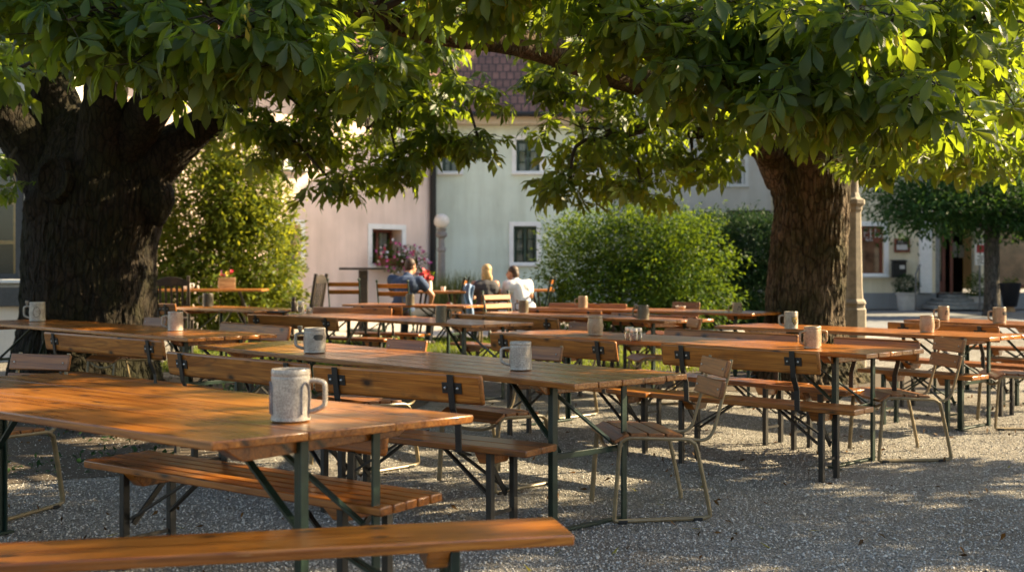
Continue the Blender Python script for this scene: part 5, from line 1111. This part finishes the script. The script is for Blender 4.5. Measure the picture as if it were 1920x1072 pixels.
shrub('round_bush', (2.1, 20.3), 'big round green bush in the middle, its crest glowing in the sun', 'shrub',
      [((0, 0, 1.05), (1.45, 1.15, 1.15), .24, .4), ((-.8, 0, .95), (.85, .9, 1.05), .28, .45), ((.8, 0, 1.05), (.95, .95, 1.1), .28, .45), ((.1, -.1, 1.5), (1.15, .8, .78), .32, .6), ((.2, .1, .6), (1.75, 1.15, .7), .12, .45)], 42000, .080, 'bushleaf', 42, .5)
shrub('dark_hedge', (4.2, 21.5), 'dark blue-green hedge between the round bush and the right tree trunk', 'hedge',
      [((0, 0, .95), (1.15, .8, 1.2), .10, .35), ((.75, 0, .95), (.9, .8, 1.15), .10, .35), ((-.7, .1, .95), (.9, .8, 1.2), .10, .35), ((.1, 0, 1.5), (1.3, .7, .62), .14, .5), ((0, 0, .5), (1.6, .8, .6), .1, .4)], 60000, .085, 'hedgeleaf', 43, .40)
for i, (u, Y, n, lab) in enumerate(((858, 27.2, 900, 'clump of tall feathery grass beside the globe lamp'), (1003, 28, 380, 'low grassy clump below the green window at the wall of the mint house'))):
    p = far(u, 508, Y); o = blades('ornamental_grass', n, (-.5, .5) if i == 0 else (-.55, .55), (-.35, .35), .5 if i == 0 else .2, (1.15, .5)[i], 'lavender', lambda a: 0, .22, .012); o.location = (p.x, Y, .234); tag(o, lab, 'grass')
# street tree far right
p = far(1860, 508, 27); t = thing('street_tree', (p.x, 27, .234), 0, 'small dark green street tree with a straight grey trunk before the shop house', 'tree'); m = MB(); bark_tube(m, [(0, 0, -.1, .24), (0, 0, .4, .19), (0, 0, 1.2, .17), (.0, 0, 2.2, .15), (.05, 0, 3.5, .09)], 50, 36, .012, 9, 3.3); m.obj('trunk', 'barkgrey', t)
leafcloud('crown', 34000, multi(ellips((-1.6, -.3, 2.55), (1.9, 1.3, .75), .42, .75), ellips((1.2, -.5, 2.5), (1.7, 1.2, .75), .42, .75), ellips((-1.3, -.3, 2.9), (1.7, 1.2, .85), .2, .75), ellips((.6, -.2, 2.45), (1.7, 1.2, .7), .2, .75), ellips((0, 0, 3.4), (2.3, 1.8, 1.2), .15, .7), ellips((-.2, .2, 4.4), (1.8, 1.6, 1.0), .15, .7)), .12, 'citytree', t, 51, .5)
m = MB()
for i in range(9): a = 2*PI*i/9; m.tube(spline([(0, 0, 1.9), (.7*math.cos(a), .5*math.sin(a), 2.5), (1.5*math.cos(a), 1.1*math.sin(a), 2.7+.15*i)], 8), [.06-.005*k for k in range(9)], 6)
m.obj('limbs', 'barkgrey', t)
# ------------------------------------------------------------------ people
def fleshed(name, mb, mat, parent, vox=.012, it=6):
    o = mb.obj(name, mat, parent); r = o.modifiers.new('remesh', 'REMESH'); r.mode = 'VOXEL'; r.voxel_size = vox; r.use_smooth_shade = True; s = o.modifiers.new('smooth', 'SMOOTH'); s.iterations = it; s.factor = .5; return o
def chain(mb, pts):
    for a, b in zip(pts, pts[1:]): mb.capsule(a[:3], b[:3], a[3], b[3], 12)
def hand(mb, w, d, up, s=1.):
    w = Vector(w); d = Vector(d).normalized(); u = Vector(up); sd = d.cross(u).normalized(); u = sd.cross(d)
    for k, q in enumerate((-1.5, -.5, .5, 1.5)):
        b = w+d*.075*s+sd*q*.019*s; mb.capsule(w+sd*q*.012*s, b, .014*s, .0115*s, 8); L_ = (.062, .075, .078, .068)[k]*s
        m1 = b+d*L_*.55-u*.012*s; e = m1+d*L_*.35-u*.03*s; mb.capsule(b, m1, .0105*s, .0095*s, 8); mb.capsule(m1, e, .0095*s, .008*s, 8)
    a = w+d*.025*s+sd*.028*s; b = a+sd*.03*s+d*.035*s; mb.capsule(w+sd*.01*s, a, .014*s, .0125*s, 8); mb.capsule(a, b, .012*s, .010*s, 8)
def person(loc, rz, label, sh, pelvis, chest, neck, head, hdir, arms, legs, shirt, trousers, hair, hairm, sleeve=.5, scale=1., wd=1.):
    t = thing('person', loc, rz, label, 'person'); t.scale = (scale,)*3
    P_ = Vector(pelvis); C_ = Vector(chest); N_ = Vector(neck); Hd = Vector(head); hd = Vector(hdir).normalized()
    b = MB(); chain(b, [(*(P_+Vector((-.08, 0, 0))), .12), (*(P_+Vector((.08, 0, 0))), .12)]); chain(b, [(*P_, .13), (*((P_+C_)/2), .135), (*C_, .14)]); chain(b, [(*(C_+Vector((-.1, 0, .0))), .125), (*(C_+Vector((.1, 0, 0))), .125)])
    chain(b, [(*C_, .1), (*N_, .058), (*(N_+(Hd-N_)*.6), .055)])
    b.ball(Hd+Vector((0, 0, .015)), (.076, .092, .108), 18, 14); b.ball(Hd+hd*.035+Vector((0, 0, -.06)), (.055, .06, .06), 14, 10); sdv = hd.cross(Vector((0, 0, 1))).normalized()
    b.capsule(Hd+hd*.085+Vector((0, 0, .015)), Hd+hd*.108+Vector((0, 0, -.022)), .010, .014, 8); b.capsule(Hd+hd*.088+Vector((0, 0, -.058))-sdv*.016, Hd+hd*.088+Vector((0, 0, -.058))+sdv*.016, .010, .010, 8)
    for q in (-1, 1): b.ball(Hd+sdv*q*.076+Vector((0, 0, -.01)), (.016, .018, .03), 8, 6)
    for a in arms: chain(b, [(*a[0], .058), (*a[1], .043), (*a[2], .030)]); hand(b, a[2], Vector(a[2])-Vector(a[1]), a[3] if len(a) > 3 else (0, 0, 1)); chain(b, [(*C_, .1), (*a[0], .062)])
    for l in legs: chain(b, [(*l[0], .095), (*l[1], .058), (*l[2], .042)]); chain(b, [(*l[2], .042), (l[2][0], l[2][1]+.02, .05, .04), (l[2][0]+.01, l[2][1]+.16, .035, .03)])
    body = fleshed('body', b, 'skin', t)
    e = MB()
    for q in (-1, 1): e.ball(Hd+hd*.078+sdv*q*.032+Vector((0, 0, .014)), .011, 8, 6)
    e.obj('eyes', 'blackmat', t)
    s = MB(); g = .016; chain(s, [(*(P_+Vector((-.07, 0, .03))), .125+g), (*(P_+Vector((.07, 0, .03))), .125+g)]); chain(s, [(*(P_+Vector((0, 0, .03))), .13+g), (*((P_+C_)/2), .137+g), (*C_, .142+g)]); chain(s, [(*(C_+Vector((-.1, 0, 0))), .128+g), (*(C_+Vector((.1, 0, 0))), .128+g)]); chain(s, [(*C_, .11+g), (*(C_+(N_-C_)*.72), .070+g)])
    for a in arms:
        A0 = Vector(a[0]); A1 = Vector(a[1])
        if sleeve: chain(s, [(*C_, .105+g), (*A0, .064+g), (*(A0+(A1-A0)*sleeve), .058+g)])
        else: chain(s, [(*C_, .105+g), (*(C_+(A0-C_)*.72), .055+g)])
    fleshed('shirt', s, shirt, t)
    j = MB(); chain(j, [(*(P_+Vector((-.08, 0, -.02))), .128), (*(P_+Vector((.08, 0, -.02))), .128)])
    for l in legs: chain(j, [(*l[0], .108), (*l[1], .072), (l[2][0], l[2][1], l[2][2]+.02, .06)])
    fleshed('trousers', j, trousers, t)
    h = MB()
    for c, r in hair: h.ball(Hd+Vector(c), r, 16, 12)
    fleshed('hair', h, hairm, t, .010, 3)
    k = MB()
    for l in legs: k.capsule((l[2][0], l[2][1]-.02, .05), (l[2][0]+.01, l[2][1]+.17, .042), .052, .042, 10)
    fleshed('shoes', k, 'leather', t); return t
SH = [((-.10, -.03, .46), (-.16, .40, .50), (-.16, .42, .09)), ((.10, -.03, .46), (.16, .40, .50), (.18, .36, .09))]
p = far(755, 508, 16.65)
person((p.x, 16.65, gz(16.65)), -.30, 'man in a navy blue t-shirt seen from behind, leaning his right forearm on his knee', 1, (0, -.04, .54), (.02, .06, .93), (.04, .14, 1.10), (.05, .19, 1.22), (.45, .8, -.25),
       [((-.20, .06, 1.02), (-.27, .22, .78), (-.12, .42, .76)), ((.24, .08, 1.0), (.40, .20, .78), (.32, .30, .60))], [((-.10, -.03, .48), (-.12, .40, .50), (-.14, .38, .09)), ((.10, -.03, .48), (.34, .34, .54), (.30, .30, .09))],
       'bluecloth', 'darkcloth', [((0, -.022, .042), (.082, .084, .088)), ((-.01, -.05, -.01), (.07, .055, .07))], 'darkhair', .45, .96)
p = far(910, 508, 17.4)
person((p.x, 17.42, gz(17.4)), .10, 'blonde woman in a sleeveless grey top seen from behind', 1, (0, -.03, .52), (.0, .04, .88), (.01, .07, 1.04), (.03, .10, 1.17), (.25, .9, -.1),
       [((-.18, .05, .96), (-.22, .20, .72), (-.08, .42, .76)), ((.18, .05, .96), (.26, .18, .72), (.20, .40, .76))], SH, 'greycloth', 'greycloth',
       [((0, -.02, .035), (.088, .095, .092)), ((-.01, -.07, -.05), (.085, .055, .12)), ((-.03, -.075, -.14), (.07, .04, .09)), ((.05, -.06, -.12), (.045, .045, .09))], 'blonde', 0, .91)
p = far(975, 508, 17.5)
person((p.x, 17.5, gz(17.5)), .12, 'man with brown wavy hair in a white t-shirt leaning towards the blonde woman', 1, (.06, -.03, .52), (-.02, .08, .88), (-.08, .14, 1.03), (-.11, .18, 1.14), (-.9, .35, -.1),
       [((-.20, .10, .95), (-.27, .24, .70), (-.34, .44, .76)), ((.15, .08, .96), (.22, .26, .74), (.05, .46, .76))], [((-.04, -.03, .46), (-.08, .40, .50), (-.10, .40, .09)), ((.16, -.03, .46), (.22, .38, .50), (.22, .36, .09))], 'whitecloth', 'darkcloth',
       [((.02, -.015, .04), (.092, .092, .088)), ((.05, -.05, -.03), (.065, .065, .085)), ((.07, 0, -.02), (.04, .06, .07))], 'darkhair', .55, .91)
# denim jacket over the chair between them
p = far(877, 508, 17.0); t = thing('denim_jacket', (p.x, 17.0, gz(17.0)), .1, 'pale blue denim jacket draped over a chair left of the blonde woman', 'jacket')
m = MB(); n = 10; vs = []
for i in range(n+1):
    for j in range(n+1):
        a = i/n-.5; q = j/n; vs.append((a*.16+.02*math.sin(q*7), .03*math.sin(a*14+q*3)-.05*q*(1-q)*2, .36+.53*q+.02*math.cos(a*6)))
m.add(vs, [(i*(n+1)+j, (i+1)*(n+1)+j, (i+1)*(n+1)+j+1, i*(n+1)+j+1) for i in range(n) for j in range(n)]); o = m.obj('cloth', 'paledenim', t); sd = o.modifiers.new('solid', 'SOLIDIFY'); sd.thickness = .03; ss = o.modifiers.new('sub', 'SUBSURF'); ss.levels = 1; ss.render_levels = 2
p = far(838, 508, 16.95); t = thing('red_shoe', (p.x, 16.95, gz(16.95)+.50), 0, 'red shoe with a white sole, tilted up beside the table of the man in blue', 'shoe'); t.rotation_euler = (0, math.radians(-62), .5)
m = MB(); m.capsule((-.09, 0, .03), (.09, 0, .02), .045, .038, 12); m.ball((-.08, 0, .06), (.05, .04, .05)); fleshed('upper', m, 'red', t, .008); m = MB(); m.capsule((-.10, 0, -.018), (.10, 0, -.018), .045, .042, 12); o = fleshed('sole', m, 'white', t, .008)
# ------------------------------------------------------------------ light, camera
SUN_EL, SUN_AZ = math.radians(32), math.radians(75)      # azimuth clockwise from +Y (away from the camera) towards +X
d = Vector((math.sin(SUN_AZ)*math.cos(SUN_EL), math.cos(SUN_AZ)*math.cos(SUN_EL), math.sin(SUN_EL)))
sun = bpy.data.lights.new('sun', 'SUN'); sun.energy = 5.0; sun.angle = math.radians(.5); sun.color = (1, .82, .55)
so = bpy.data.objects.new('sun', sun); COL.objects.link(so); so.rotation_euler = d.to_track_quat('Z', 'Y').to_euler(); so.location = (20, 10, 20)
w = bpy.data.worlds.new('World'); scene.world = w; w.use_nodes = True; nt = w.node_tree; nt.nodes.clear()
sky = nt.nodes.new('ShaderNodeTexSky'); sky.sky_type = 'NISHITA'; sky.sun_disc = False; sky.sun_elevation = SUN_EL; sky.sun_rotation = SUN_AZ; sky.air_density = 1.0; sky.dust_density = 2.0
bg = nt.nodes.new('ShaderNodeBackground'); bg.inputs['Strength'].default_value = .078; ow = nt.nodes.new('ShaderNodeOutputWorld'); nt.links.new(sky.outputs[0], bg.inputs['Color']); nt.links.new(bg.outputs[0], ow.inputs['Surface'])
cam = bpy.data.cameras.new('camera'); co = bpy.data.objects.new('camera', cam); COL.objects.link(co); scene.camera = co
co.location = (0, 0, H); co.rotation_euler = (PI/2, 0, 0); cam.sensor_width = 36; cam.lens = F/1920*36; cam.shift_y = (HV-536)/1920; cam.clip_end = 1000
cam.dof.use_dof = True; cam.dof.focus_distance = 6.4; cam.dof.aperture_fstop = 2.5
vs_ = scene.view_settings; vs_.view_transform = 'Standard'; vs_.look = 'None'; vs_.exposure = 2.0; vs_.use_white_balance = True; vs_.white_balance_temperature = 7100; vs_.white_balance_tint = 8; vs_.gamma = 1
scene.cycles.max_bounces = 8; scene.cycles.diffuse_bounces = 4; scene.cycles.transmission_bounces = 6; scene.cycles.transparent_max_bounces = 6; scene.cycles.caustics_reflective = False; scene.cycles.caustics_refractive = False; scene.cycles.sample_clamp_indirect = 6
scene.cycles.use_denoising = True
